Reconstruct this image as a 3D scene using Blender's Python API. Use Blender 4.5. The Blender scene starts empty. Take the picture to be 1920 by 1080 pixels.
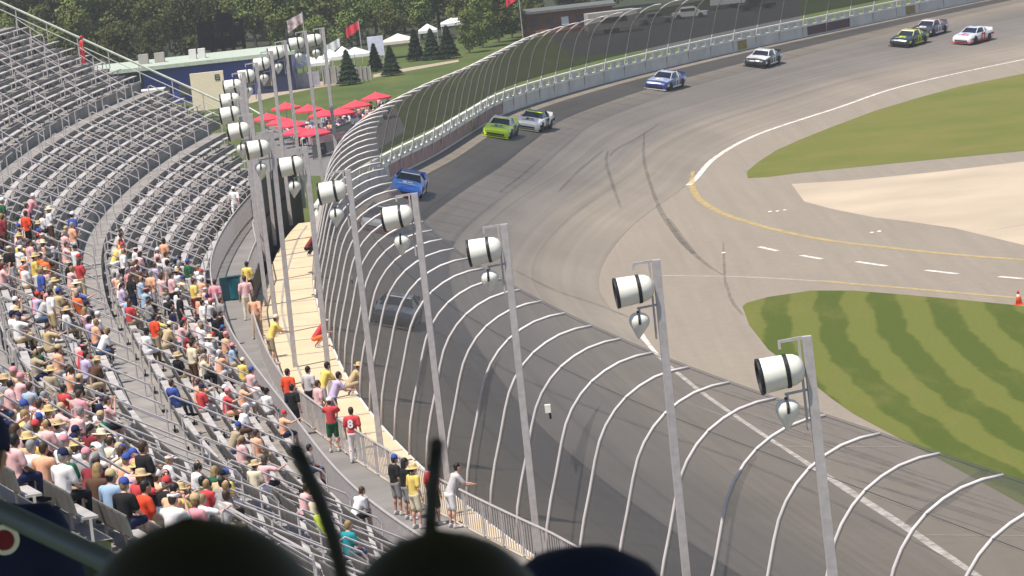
import bpy, bmesh, math, random
from mathutils import Vector, Matrix, noise
from mathutils.geometry import tessellate_polygon
random.seed(7)
PI = math.pi
sc = bpy.context.scene
col = sc.collection
R = math.radians

# ------------------------------------------------------------------ camera
FOC = 8000.0
HC = 26.0
ROLL = math.atan(0.11)
PITCH = R(6.35)
CR, SR = math.cos(ROLL), math.sin(ROLL)
R0 = Vector((1, 0, 0)); F0 = Vector((0, math.cos(PITCH), -math.sin(PITCH))); U0 = Vector((0, math.sin(PITCH), math.cos(PITCH)))
RX = R0 * CR - U0 * SR
UX = R0 * SR + U0 * CR
CAM = Vector((0, 0, HC))
cd = bpy.data.cameras.new('camera'); cam = bpy.data.objects.new('camera', cd); col.objects.link(cam)
M = Matrix(((RX.x, UX.x, -F0.x, 0), (RX.y, UX.y, -F0.y, 0), (RX.z, UX.z, -F0.z, HC), (0, 0, 0, 1)))
cam.matrix_world = M
cd.sensor_width = 36; cd.lens = FOC / 1920 * 36; cd.clip_start = 0.5; cd.clip_end = 5000
cd.dof.use_dof = True; cd.dof.focus_distance = 190; cd.dof.aperture_fstop = 20
sc.camera = cam

def ray(px, py):
    return (RX * (px - 960) - UX * (py - 540) + F0 * FOC).normalized()
def at(px, py, z=0.0):
    d = ray(px, py); t = (z - HC) / d.z
    return CAM + d * t
def at_y(px, py, Y):
    d = ray(px, py); return CAM + d * (Y / d.y)
def proj(p):
    v = Vector(p) - CAM; k = v.dot(F0)
    return 960 + v.dot(RX) / k * FOC, 540 - v.dot(UX) / k * FOC

# ------------------------------------------------------------------ tags and mesh helpers
def tag(o, label=None, cat=None, group=None, kind=None):
    if label: o['label'] = label
    if cat: o['category'] = cat
    if group: o['group'] = group
    if kind: o['kind'] = kind
    return o
def empty(name, loc=(0, 0, 0), rz=0):
    o = bpy.data.objects.new(name, None); col.objects.link(o)
    o.location = loc; o.rotation_euler = (0, 0, rz); o.empty_display_size = .2
    return o
class MB:
    def __init__(s): s.v = []; s.f = []; s.m = []; s.uv = None; s.cur = 0
    def add(s, vs, fs):
        n = len(s.v); s.v += [tuple(v) for v in vs]
        for f in fs: s.f.append(tuple(i + n for i in f)); s.m.append(s.cur)
    def quad(s, a, b, c, d): s.add([a, b, c, d], [(0, 1, 2, 3)])
    def box(s, c, size, rz=0, mat=None):
        x, y, z = size[0] / 2, size[1] / 2, size[2] / 2
        cs, sn = math.cos(rz), math.sin(rz); vs = []
        for dz in (-z, z):
            for dx, dy in ((-x, -y), (x, -y), (x, y), (-x, y)):
                p = Vector((dx, dy, dz))
                if mat is not None: p = mat @ p
                else: p = Vector((dx * cs - dy * sn, dx * sn + dy * cs, dz))
                vs.append(p + Vector(c))
        s.add(vs, [(3, 2, 1, 0), (4, 5, 6, 7), (0, 1, 5, 4), (1, 2, 6, 5), (2, 3, 7, 6), (3, 0, 4, 7)])
    def hexa(s, v8):
        s.add(v8, [(3, 2, 1, 0), (4, 5, 6, 7), (0, 1, 5, 4), (1, 2, 6, 5), (2, 3, 7, 6), (3, 0, 4, 7)])
    def beam(s, a, b, w, h, up=Vector((0, 0, 1))):
        a = Vector(a); b = Vector(b); d = (b - a).normalized(); x = d.cross(up)
        if x.length < 1e-4: x = Vector((1, 0, 0))
        x.normalize(); y = x.cross(d).normalized()
        vs = []
        for p in (a, b):
            for sx, sy in ((-1, -1), (1, -1), (1, 1), (-1, 1)): vs.append(p + x * sx * w / 2 + y * sy * h / 2)
        s.add(vs, [(3, 2, 1, 0), (4, 5, 6, 7), (0, 1, 5, 4), (1, 2, 6, 5), (2, 3, 7, 6), (3, 0, 4, 7)])
    def tube(s, pts, r, n=6, caps=True):
        pts = [Vector(p) for p in pts]
        rs = r if isinstance(r, (list, tuple)) else [r] * len(pts)
        x = None; vs = []
        for i, p in enumerate(pts):
            d = (pts[min(i + 1, len(pts) - 1)] - pts[max(i - 1, 0)]).normalized()
            if x is None:
                x = d.orthogonal().normalized()
            x = (x - d * x.dot(d)).normalized(); y = d.cross(x)
            for k in range(n):
                a = 2 * PI * k / n
                vs.append(p + (x * math.cos(a) + y * math.sin(a)) * rs[i])
        fs = []
        for i in range(len(pts) - 1):
            for k in range(n):
                fs.append((i * n + k, i * n + (k + 1) % n, (i + 1) * n + (k + 1) % n, (i + 1) * n + k))
        if caps:
            fs.append(tuple(reversed(range(n)))); fs.append(tuple(range((len(pts) - 1) * n, len(pts) * n)))
        s.add(vs, fs)
    def lathe(s, prof, n=16, mat=Matrix.Identity(4)):   # profile of (r, z) about z
        vs = []
        for r, z in prof:
            for k in range(n):
                a = 2 * PI * k / n; vs.append(mat @ Vector((r * math.cos(a), r * math.sin(a), z)))
        fs = []
        for i in range(len(prof) - 1):
            for k in range(n):
                fs.append((i * n + k, i * n + (k + 1) % n, (i + 1) * n + (k + 1) % n, (i + 1) * n + k))
        fs.append(tuple(reversed(range(n)))); fs.append(tuple(range((len(prof) - 1) * n, len(prof) * n)))
        s.add(vs, fs)
    def ellip(s, c, r, n=12, m=8, mat=Matrix.Identity(3)):
        c = Vector(c); vs = [c + mat @ Vector((0, 0, -r[2]))]
        for j in range(1, m):
            t = PI * j / m
            for k in range(n):
                a = 2 * PI * k / n
                vs.append(c + mat @ Vector((r[0] * math.sin(t) * math.cos(a), r[1] * math.sin(t) * math.sin(a), -r[2] * math.cos(t))))
        vs.append(c + mat @ Vector((0, 0, r[2]))); fs = []
        for k in range(n): fs.append((0, 1 + (k + 1) % n, 1 + k))
        for j in range(m - 2):
            for k in range(n):
                a = 1 + j * n; fs.append((a + k, a + (k + 1) % n, a + n + (k + 1) % n, a + n + k))
        a = 1 + (m - 2) * n
        for k in range(n): fs.append((a + k, a + (k + 1) % n, len(vs) - 1))
        s.add(vs, fs)
    def grid(s, rows, close=False):
        n = len(rows[0]); vs = [p for r in rows for p in r]; fs = []
        for i in range(len(rows) - 1):
            for k in range(n if close else n - 1):
                fs.append((i * n + k, i * n + (k + 1) % n, (i + 1) * n + (k + 1) % n, (i + 1) * n + k))
        s.add(vs, fs)
    def poly(s, pts, z=None):
        vs = [Vector(p) if len(p) == 3 else Vector((p[0], p[1], z)) for p in pts]
        for t in tessellate_polygon([vs]): 
            a, b, c = [vs[i] for i in t]
            if (b - a).cross(c - a).z < 0: t = (t[0], t[2], t[1])
            s.add([vs[i] for i in t], [(0, 1, 2)])
    def mesh(s, name, mats, smooth=False):
        me = bpy.data.meshes.new(name); me.from_pydata(s.v, [], s.f)
        mats = mats if isinstance(mats, (list, tuple)) else [mats]
        for m in mats: me.materials.append(m)
        if len(mats) > 1: me.polygons.foreach_set('material_index', s.m)
        if smooth: me.polygons.foreach_set('use_smooth', [True] * len(me.polygons))
        if s.uv:
            l = me.uv_layers.new(name='UVMap')
            for lp in me.loops: l.data[lp.index].uv = s.uv[lp.vertex_index]
        me.update(); return me
    def build(s, name, mats, parent=None, smooth=False, loc=None):
        o = bpy.data.objects.new(name, s.mesh(name, mats, smooth)); col.objects.link(o)
        if parent: o.parent = parent
        if loc: o.location = loc
        return o

# ------------------------------------------------------------------ materials
def new_mat(name):
    m = bpy.data.materials.new(name); m.use_nodes = True
    return m, m.node_tree.nodes, m.node_tree.links, m.node_tree.nodes['Principled BSDF']
MATS = {}
def mat(name, c, rough=.6, metal=0, var=.12, scale=3.0, bump=0, spec=.4, coat=0):
    if name in MATS: return MATS[name]
    m, N, L, b = new_mat(name)
    b.inputs['Roughness'].default_value = rough; b.inputs['Metallic'].default_value = metal
    b.inputs['Specular IOR Level'].default_value = spec; b.inputs['Coat Weight'].default_value = coat
    tc = N.new('ShaderNodeTexCoord'); nz = N.new('ShaderNodeTexNoise'); nz.inputs['Scale'].default_value = scale; nz.inputs['Detail'].default_value = 5
    L.new(tc.outputs['Object'], nz.inputs['Vector'])
    mp = N.new('ShaderNodeMapRange'); mp.inputs['From Min'].default_value = .3; mp.inputs['From Max'].default_value = .7
    mp.inputs['To Min'].default_value = 1 - var; mp.inputs['To Max'].default_value = 1 + var
    L.new(nz.outputs['Fac'], mp.inputs['Value'])
    mx = N.new('ShaderNodeMix'); mx.data_type = 'RGBA'; mx.blend_type = 'MULTIPLY'; mx.inputs['Factor'].default_value = 1
    mx.inputs[6].default_value = (c[0], c[1], c[2], 1); L.new(mp.outputs['Result'], mx.inputs[7]); L.new(mx.outputs[2], b.inputs['Base Color'])
    if bump:
        bp = N.new('ShaderNodeBump'); bp.inputs['Strength'].default_value = bump; L.new(nz.outputs['Fac'], bp.inputs['Height']); L.new(bp.outputs['Normal'], b.inputs['Normal'])
    MATS[name] = m; return m
def ramp(N, stops):
    r = N.new('ShaderNodeValToRGB'); e = r.color_ramp.elements
    while len(e) < len(stops): e.new(.5)
    for i, (p, c) in enumerate(stops): e[i].position = p; e[i].color = (c[0], c[1], c[2], 1)
    return r
def mapping(N, L, src, scale):
    mp = N.new('ShaderNodeMapping'); mp.inputs['Scale'].default_value = scale; L.new(src, mp.inputs['Vector']); return mp.outputs['Vector']
def noise_n(N, L, vec, scale, detail=6, rough=.6):
    n = N.new('ShaderNodeTexNoise'); n.inputs['Scale'].default_value = scale; n.inputs['Detail'].default_value = detail; n.inputs['Roughness'].default_value = rough
    L.new(vec, n.inputs['Vector']); return n.outputs['Fac']
def mixc(N, L, fac, a, b, mode='MIX'):
    m = N.new('ShaderNodeMix'); m.data_type = 'RGBA'; m.blend_type = mode
    for k, v in ((0, fac), (6, a), (7, b)):
        if isinstance(v, (int, float)): m.inputs[k].default_value = v
        elif isinstance(v, tuple): m.inputs[k].default_value = (v[0], v[1], v[2], 1)
        else: L.new(v, m.inputs[k])
    return m.outputs[2]

def track_mat():
    m, N, L, b = new_mat('track_asphalt'); uv = N.new('ShaderNodeUVMap'); tc = N.new('ShaderNodeTexCoord')
    # u metres along, v 0..1 across (0 = wall, 1 = inner line)
    sep = N.new('ShaderNodeSeparateXYZ'); L.new(uv.outputs['UV'], sep.inputs['Vector'])
    cb = N.new('ShaderNodeCombineXYZ'); 
    mu = N.new('ShaderNodeMath'); mu.operation = 'MULTIPLY'; mu.inputs[1].default_value = .012; L.new(sep.outputs['X'], mu.inputs[0])
    mv = N.new('ShaderNodeMath'); mv.operation = 'MULTIPLY'; mv.inputs[1].default_value = 16; L.new(sep.outputs['Y'], mv.inputs[0])
    L.new(mu.outputs[0], cb.inputs['X']); L.new(mv.outputs[0], cb.inputs['Y'])
    st = noise_n(N, L, cb.outputs['Vector'], 1.6, 5, .6)
    wob = N.new('ShaderNodeMath'); wob.operation = 'MULTIPLY_ADD'; wob.inputs[1].default_value = .18; wob.inputs[2].default_value = -.09; L.new(st, wob.inputs[0])
    ad = N.new('ShaderNodeMath'); ad.operation = 'ADD'; L.new(sep.outputs['Y'], ad.inputs[0]); L.new(wob.outputs[0], ad.inputs[1])
    rp = ramp(N, [(0, (.205, .175, .138)), (.17, (.20, .17, .134)), (.32, (.142, .126, .110)), (.46, (.144, .128, .113)), (.62, (.165, .145, .124)), (.80, (.225, .189, .147)), (1, (.24, .202, .156))])
    L.new(ad.outputs[0], rp.inputs['Fac'])
    big = noise_n(N, L, tc.outputs['Object'], .06, 4)
    c = mixc(N, L, .35, rp.outputs['Color'], big, 'OVERLAY')
    fine = noise_n(N, L, tc.outputs['Object'], 3.5, 8, .8)
    c = mixc(N, L, .25, c, fine, 'OVERLAY'); c = mixc(N, L, .3, c, st, 'OVERLAY')
    L.new(c, b.inputs['Base Color']); b.inputs['Roughness'].default_value = .8
    # narrow joint lines between paving lanes
    wv = N.new('ShaderNodeMath'); wv.operation = 'MULTIPLY'; wv.inputs[1].default_value = 4; L.new(sep.outputs['Y'], wv.inputs[0])
    fr = N.new('ShaderNodeMath'); fr.operation = 'FRACT'; L.new(wv.outputs[0], fr.inputs[0])
    r2 = ramp(N, [(0, (.84, .84, .84)), (.02, (.84, .84, .84)), (.045, (1, 1, 1))]); L.new(fr.outputs[0], r2.inputs['Fac'])
    c2 = mixc(N, L, 1.0, c, r2.outputs['Color'], 'MULTIPLY'); L.new(c2, b.inputs['Base Color'])
    return m
def apron_mat():
    m, N, L, b = new_mat('apron_asphalt'); tc = N.new('ShaderNodeTexCoord')
    n1 = noise_n(N, L, tc.outputs['Object'], .05, 5); n2 = noise_n(N, L, tc.outputs['Object'], 1.4, 8, .75)
    v = N.new('ShaderNodeMapping'); v.inputs['Rotation'].default_value = (0, 0, R(12)); v.inputs['Scale'].default_value = (1.3, .03, 1); L.new(tc.outputs['Object'], v.inputs['Vector'])
    st = noise_n(N, L, v.outputs['Vector'], 1.0, 6, .7)
    c = mixc(N, L, n1, (.222, .185, .145), (.262, .222, .168))
    c = mixc(N, L, .22, c, n2, 'OVERLAY'); c = mixc(N, L, .22, c, st, 'OVERLAY')
    L.new(c, b.inputs['Base Color']); b.inputs['Roughness'].default_value = .85
    return m
def grass_mat(name, c1, c2, stripes=None):
    m, N, L, b = new_mat(name); tc = N.new('ShaderNodeTexCoord')
    n1 = noise_n(N, L, tc.outputs['Object'], .12, 5); n2 = noise_n(N, L, tc.outputs['Object'], 5, 8, .8)
    if stripes:
        # mown stripes: bent by a slow cross-term
        ang, width, bend = stripes
        sp = N.new('ShaderNodeSeparateXYZ'); L.new(tc.outputs['Object'], sp.inputs['Vector'])
        yb = N.new('ShaderNodeMath'); yb.operation = 'SUBTRACT'; yb.inputs[1].default_value = 190; L.new(sp.outputs['Y'], yb.inputs[0])
        yq = N.new('ShaderNodeMath'); yq.operation = 'MULTIPLY'; L.new(yb.outputs[0], yq.inputs[0]); L.new(yb.outputs[0], yq.inputs[1])
        k = N.new('ShaderNodeMath'); k.operation = 'MULTIPLY_ADD'; k.inputs[1].default_value = bend; L.new(yq.outputs[0], k.inputs[0])
        k2 = N.new('ShaderNodeMath'); k2.operation = 'MULTIPLY_ADD'; k2.inputs[1].default_value = ang; L.new(yb.outputs[0], k2.inputs[0]); L.new(sp.outputs['X'], k2.inputs[2])
        L.new(k2.outputs[0], k.inputs[2])
        w = N.new('ShaderNodeMath'); w.operation = 'MULTIPLY_ADD'; w.inputs[1].default_value = 1.6; L.new(n1, w.inputs[0]); L.new(k.outputs[0], w.inputs[2])
        s_ = N.new('ShaderNodeMath'); s_.operation = 'MULTIPLY'; s_.inputs[1].default_value = PI / width; L.new(w.outputs[0], s_.inputs[0])
        sn = N.new('ShaderNodeMath'); sn.operation = 'SINE'; L.new(s_.outputs[0], sn.inputs[0])
        mr = N.new('ShaderNodeMapRange'); mr.inputs['From Min'].default_value = -.22; mr.inputs['From Max'].default_value = .22; L.new(sn.outputs[0], mr.inputs['Value'])
        fac = mr.outputs['Result']
    else:
        mr = N.new('ShaderNodeMapRange'); mr.inputs['From Min'].default_value = .35; mr.inputs['From Max'].default_value = .65; L.new(n1, mr.inputs['Value']); fac = mr.outputs['Result']
    c = mixc(N, L, fac, c1, c2)
    dry = noise_n(N, L, mapping(N, L, tc.outputs['Object'], (.5, .12, 1)), .5, 6, .7)
    dr = N.new('ShaderNodeMapRange'); dr.inputs['From Min'].default_value = .52; dr.inputs['From Max'].default_value = .75; dr.inputs['To Max'].default_value = .6; L.new(dry, dr.inputs['Value'])
    c = mixc(N, L, dr.outputs['Result'], c, (.17, .15, .045))
    c = mixc(N, L, .45, c, n2, 'OVERLAY')
    L.new(c, b.inputs['Base Color']); b.inputs['Roughness'].default_value = .95; b.inputs['Specular IOR Level'].default_value = .1
    return m
def thin_mat(name, c, alpha, streak=None, rough=.7):
    """paint or rubber lying on a surface, or a wire screen: part of the surface behind shows through"""
    m, N, L, b = new_mat(name); tc = N.new('ShaderNodeTexCoord')
    b.inputs['Base Color'].default_value = (c[0], c[1], c[2], 1); b.inputs['Roughness'].default_value = rough
    if streak:
        f = noise_n(N, L, tc.outputs['Object'], streak, 6, .7)
        mr = N.new('ShaderNodeMapRange'); mr.inputs['From Min'].default_value = .35; mr.inputs['From Max'].default_value = .6
        mr.inputs['To Min'].default_value = alpha * .35; mr.inputs['To Max'].default_value = alpha; L.new(f, mr.inputs['Value']); L.new(mr.outputs['Result'], b.inputs['Alpha'])
    else: b.inputs['Alpha'].default_value = alpha
    return m
M_track = track_mat(); M_apron = apron_mat()
M_conc = mat('concrete', (.33, .30, .265), .8, var=.15, scale=.9)
M_wallwhite = mat('white_painted_concrete', (.60, .575, .545), .7, var=.12, scale=.6)
M_steel = mat('galvanised_steel', (.43, .40, .39), .5, .05, var=.12, scale=6)
M_post = mat('bright_galvanised_pipe', (.54, .505, .49), .5, .1, var=.12, scale=2)
M_alu = mat('aluminium_bench', (.42, .39, .37), .55, 0, var=.2, scale=2)
M_aludark = mat('dull_aluminium_deck', (.25, .228, .205), .7, 0, var=.22, scale=.8)
M_seat = mat('grey_seat_back', (.17, .16, .15), .5, var=.2, scale=2)
M_white = mat('white_enamel', (.76, .75, .66), .4, var=.05)
M_black = mat('black_steel', (.02, .02, .022), .5, var=.2)
M_paint = thin_mat('white_line_paint', (.80, .74, .66), 1.0, 1.5)
M_yellow = thin_mat('yellow_line_paint', (.62, .45, .16), .62, 1.2)
M_faint = thin_mat('worn_line_paint', (.62, .55, .45), .5, 1.2)
M_rubber = thin_mat('tyre_rubber', (.05, .043, .04), .27, .8)
M_tan = mat('tan_sheeting', (.60, .465, .30), .7, var=.08, scale=.7)
M_walk = mat('walkway_grey', (.20, .185, .17), .75, var=.15, scale=.6)
M_mesh = thin_mat('chain_link_wire', (.045, .042, .040), .53); M_mesh2 = thin_mat('dense_screen_wire', (.050, .048, .047), .76); M_mesh3 = thin_mat('open_overhang_wire', (.045, .043, .042), .20)

# ------------------------------------------------------------------ curves
def spline(P, step=1.0):
    """Catmull-Rom through points of any dimension, resampled at about `step` metres"""
    P = [tuple(p) for p in P]; n = len(P); out = []
    for i in range(n - 1):
        p0 = P[max(i - 1, 0)]; p1 = P[i]; p2 = P[i + 1]; p3 = P[min(i + 2, n - 1)]
        L = math.dist(p1[:2], p2[:2]); k = max(2, int(L / .5))
        # non-uniform tangents
        d1 = math.dist(p0[:2], p1[:2]) or L; d3 = math.dist(p2[:2], p3[:2]) or L
        for j in range(k):
            t = j / k; q = []
            for a in range(len(p1)):
                m1 = ((p2[a] - p1[a]) / L * d1 + (p1[a] - p0[a]) / d1 * L) / (d1 + L) * L if i > 0 else (p2[a] - p1[a])
                m2 = ((p3[a] - p2[a]) / d3 * L + (p2[a] - p1[a]) / L * d3) / (d3 + L) * L if i < n - 2 else (p2[a] - p1[a])
                q.append((2*t**3-3*t*t+1)*p1[a] + (t**3-2*t*t+t)*m1 + (-2*t**3+3*t*t)*p2[a] + (t**3-t*t)*m2)
            out.append(tuple(q))
    out.append(P[-1])
    res = [out[0]]; acc = 0
    for a, b in zip(out, out[1:]):
        L = math.dist(a[:2], b[:2])
        while acc + L >= step:
            u = (step - acc) / L; a = tuple(x + (y - x) * u for x, y in zip(a, b)); res.append(a); L = math.dist(a[:2], b[:2]); acc = 0
        acc += L
    return res
def frames(C):
    """(point, unit tangent away from camera, unit normal to the LEFT = away from the track)"""
    out = []
    for i, p in enumerate(C):
        a = Vector(C[max(i - 1, 0)][:2]); b = Vector(C[min(i + 1, len(C) - 1)][:2]); t = (b - a).normalized()
        out.append((Vector(p[:2]), t, Vector((-t.y, t.x))))
    return out
FENCE = [(25, 30, 4.8), (15, 60, 4.8), (5.5, 95.9, 4.8), (.7, 115.8, 4.8), (-2.3, 131.5, 4.8), (-5.6, 154, 4.8), (-7.9, 179, 4.8), (-9.45, 207, 4.8), (-9.5, 232, 4.8),
         (-6.7, 257, 4.7), (-3.9, 275, 4.5), (-1.7, 292, 4.35), (.9, 310, 4.2), (8, 334, 3.9), (17, 356, 3.6), (33.4, 387, 3.2), (50, 413, 3.0), (76, 445, 3.0), (130, 492, 3.0)]
INNER = [(41, 38), (28.5, 66), (19, 99.5), (13.7, 136), (11, 157), (5.9, 206), (4.7, 230), (7.2, 257), (12.7, 286), (15.3, 303), (18.8, 317), (27.2, 336.6), (33.5, 351), (46, 367), (80, 393), (140, 425)]
FC = spline(FENCE, 1.0); FF = frames(FC)
IC = spline(INNER, 1.0)
def seg_hit(p, d, a, b):
    e = b - a; den = d.x * e.y - d.y * e.x
    if abs(den) < 1e-9: return None
    w = a - p; t = (w.x * e.y - w.y * e.x) / den; u = (w.x * d.y - w.y * d.x) / den
    return t if t > 0 and 0 <= u <= 1 else None
ICv = [Vector(p[:2]) for p in IC]
pairs = []
for (p, t, n), c in zip(FF, FC):
    best = None
    for a, b in zip(ICv, ICv[1:]):
        h = seg_hit(p, -n, a, b)
        if h and h < 40 and (best is None or h < best): best = h
    if best: pairs.append((p, p - n * best, c[2], n, t))
# smooth the inner ends a little
NV = 12
def bank(v, z): return z * (1 - v) ** 1.0 if v < .9 else z * (.1) * ((1 - v) / .1) ** 1.4
track_rows = []
tuv = []
tm = MB(); tm.uv = []
for i, (a, b, z, n, t) in enumerate(pairs):
    row = []
    for k in range(NV + 1):
        v = k / NV; q = a.lerp(b, v); row.append(Vector((q.x, q.y, bank(v, z) + .012))); tm.uv.append((i * 1.0, v))
    track_rows.append(row)
tm.grid(track_rows)
tag(tm.build('track', M_track, smooth=True), kind='structure')
from mathutils.bvhtree import BVHTree
_bv = BVHTree.FromPolygons([tuple(p) for r in track_rows for p in r], [(i * (NV + 1) + k, i * (NV + 1) + k + 1, (i + 1) * (NV + 1) + k + 1, (i + 1) * (NV + 1) + k) for i in range(len(track_rows) - 1) for k in range(NV)])
def on_track(px, py):
    """where the pixel's ray meets the banked track (or the flat infield when it misses)"""
    loc, nr, idx, dist = _bv.ray_cast(CAM, ray(px, py))
    if loc: return loc, idx // NV, (idx % NV + .5) / NV
    return at(px, py, 0), None, None

# ------------------------------------------------------------------ ground sheets
gm = MB(); gm.quad((-1500, -400, -2), (1500, -400, -2), (1500, 2600, -2), (-1500, 2600, -2))
M_field = grass_mat('field_grass', (.062, .090, .024), (.090, .115, .032))
tag(gm.build('ground', M_field), kind='structure')
am = MB(); am.poly([(b.x, b.y) for a, b, z, n, t in pairs] + [(420, pairs[-1][1].y), (420, -60), (pairs[0][1].x, -60)], 0.0)
tag(am.build('infield_pavement', M_apron), kind='structure')
sk = MB()    # bank of earth outside the wall
sk.grid([[Vector((p.x, p.y, c[2] - .1)), Vector((p + n * 1.5).to_tuple() + (c[2] - .25,)), Vector((p + n * 13).to_tuple() + (-2.02,))] for (p, t, n), c in zip(FF, FC) if p.y > 228])
tag(sk.build('grass_bank', M_field, smooth=True), kind='structure')

def sheet(name, px_pts, m, z=.004, n_sub=0):
    pts = [at(x, y, 0) for x, y in px_pts]
    C = spline([(p.x, p.y) for p in pts] + [(pts[0].x, pts[0].y)], 2.0) if n_sub else [(p.x, p.y) for p in pts]
    b = MB(); b.poly(C[:-1] if n_sub else C, z)
    return tag(b.build(name, m), kind='structure')
def ribbon(b, pts, w, lift=.012, taper=False):
    """pts: list of world points (on the surface); a strip of width w laid on it"""
    n = len(pts); rows = []
    for i, p in enumerate(pts):
        a = pts[max(i - 1, 0)]; c = pts[min(i + 1, n - 1)]; t = (c - a).normalized()
        s = Vector((t.y, -t.x, 0)).normalized(); ww = w * (math.sin(PI * (i + .4) / n) ** .5 if taper else 1)
        rows.append([p - s * ww / 2 + Vector((0, 0, lift)), p + s * ww / 2 + Vector((0, 0, lift))])
    b.grid(rows)
def surf_line(px_pts, step=10):
    C = spline(px_pts, step)
    return [on_track(x, y)[0] for x, y in C]

M_g1 = grass_mat('infield_grass_far', (.115, .135, .030), (.160, .150, .042))
M_g2 = grass_mat('infield_grass_striped', (.070, .092, .017), (.122, .134, .030), (0, 1.35, -.0019))
sheet('grass_island', [(1402, 334), (1400, 322), (1420, 305), (1455, 282), (1500, 262), (1560, 238), (1640, 208), (1720, 184), (1800, 162), (1920, 138), (2300, 80), (2300, 232), (1920, 283), (1700, 304), (1500, 324), (1440, 332)], M_g1, .008)
sheet('striped_grass', [(1392, 575), (1400, 568), (1440, 557), (1520, 545), (1600, 545), (1700, 553), (1800, 562), (1920, 574), (2500, 640), (2700, 1500), (2250, 1150), (2000, 1000), (1920, 948), (1820, 893), (1740, 850), (1660, 808), (1600, 776), (1560, 748), (1500, 700), (1440, 655), (1405, 610)], M_g2, .008)
M_lc = mat('pale_concrete', (.43, .35, .255), .85, var=.12, scale=.12)
sheet('concrete_pad', [(1484, 345), (1600, 338), (1760, 322), (1920, 303), (2300, 262), (2300, 470), (1920, 460), (1790, 428), (1700, 415), (1640, 408), (1560, 392), (1508, 378)], M_lc, .006)
# lines
wl = MB()
ribbon(wl, [Vector((p.x, p.y, .012)) for p in ICv if p.y > 283], .80, .008); 
near = surf_line([(1190, 608), (1215, 648), (1290, 718), (1390, 790), (1560, 900), (1700, 990), (1830, 1080), (2000, 1190), (2400, 1450)], 12)
ribbon(wl, near, .33, .010)
tag(wl.build('inner_line', M_paint), kind='structure')
yl = MB()
ribbon(yl, surf_line([(1297, 322), (1296, 345), (1310, 372), (1340, 393), (1400, 416), (1480, 437), (1560, 452), (1650, 463), (1760, 475), (1920, 488), (2200, 505)], 12), .42, .016)
ribbon(yl, surf_line([(1540, 527), (1600, 533), (1700, 541), (1800, 550), (1920, 560), (2200, 583)], 12), .36, .016)
tag(yl.build('yellow_line', M_yellow), kind='structure')
fl = MB()
ribbon(fl, surf_line([(1240, 517), (1400, 520), (1545, 528)], 12), .3, .014)
ribbon(fl, surf_line([(1430, 838), (1560, 838), (1700, 839)], 12), .16, .022)
ribbon(fl, surf_line([(1735, 1004), (1850, 1005), (1990, 1006)], 12), .14, .022)
tag(fl.build('worn_line', M_faint), kind='structure')
for x0, y0, x1, y1 in ((1423, 463, 1458, 471), (1502, 479, 1541, 486), (1606, 491, 1662, 499), (1736, 507, 1796, 514), (1872, 519, 1932, 524)):
    b = MB(); ribbon(b, [on_track(x0, y0)[0], on_track((x0 + x1) / 2, (y0 + y1) / 2)[0], on_track(x1, y1)[0]], .30, .014)
    tag(b.build('lane_dash', M_paint), kind='structure')
for x, y in ((1444, 397), (1458, 396), (1472, 394), (1635, 436), (1649, 434), (1357, 474)):
    b = MB(); p = at(x, y, .02); b.ellip(p, (.14, .25, .05), 8, 4); tag(b.build('lane_stud', M_paint), kind='structure')
sm = MB()
marks = [([(1140, 283), (1136, 300), (1144, 335), (1156, 370), (1168, 400)], .30), ([(1208, 250), (1207, 300), (1218, 345), (1240, 398), (1262, 432), (1300, 475), (1345, 510), (1368, 522)], .34),
         ([(1252, 410), (1275, 446), (1310, 485)], .5),
         ([(1130, 283), (1080, 325), (1045, 362)], .25), ([(1012, 300), (970, 335), (935, 362)], .22), ([(1236, 232), (1190, 262), (1150, 285), (1138, 300)], .22),
         ([(960, 505), (1040, 545), (1120, 572), (1190, 600)], .3), ([(700, 560), (850, 640), (1000, 720), (1200, 800), (1400, 870), (1600, 960), (1800, 1060)], .3),
         ([(1362, 530), (1370, 560), (1400, 600)], .2), ([(1356, 455), (1358, 500), (1360, 545)], .16),
         ([(1850, 434), (1900, 425), (1990, 412)], .2), ([(1700, 985), (1790, 925), (1850, 880)], .9)]
for k in range(26):
    y0 = 705 + k * 9.5 + random.uniform(-3, 3); x0 = 1270 + k * 17 + random.uniform(-40, 60); L_ = random.uniform(140, 430)
    marks.append(([(x0, y0), (x0 + L_ / 2, y0 + L_ * .155), (x0 + L_, y0 + L_ * .32)], random.uniform(.05, .13)))
for pts, w in marks: ribbon(sm, surf_line(pts, 14), w, .026, True)
tag(sm.build('tyre_marks', M_rubber), kind='structure')
lw = MB()
for k in range(16):
    x0 = random.uniform(1240, 1650); y0 = 700 + (x0 - 1240) * .52 + random.uniform(-15, 40); L_ = random.uniform(60, 200)
    ribbon(lw, surf_line([(x0, y0), (x0 + L_, y0 + L_ * .36)], 14), random.uniform(.03, .06), .03, True)
tag(lw.build('pale_scratch_marks', M_faint), kind='structure')

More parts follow.
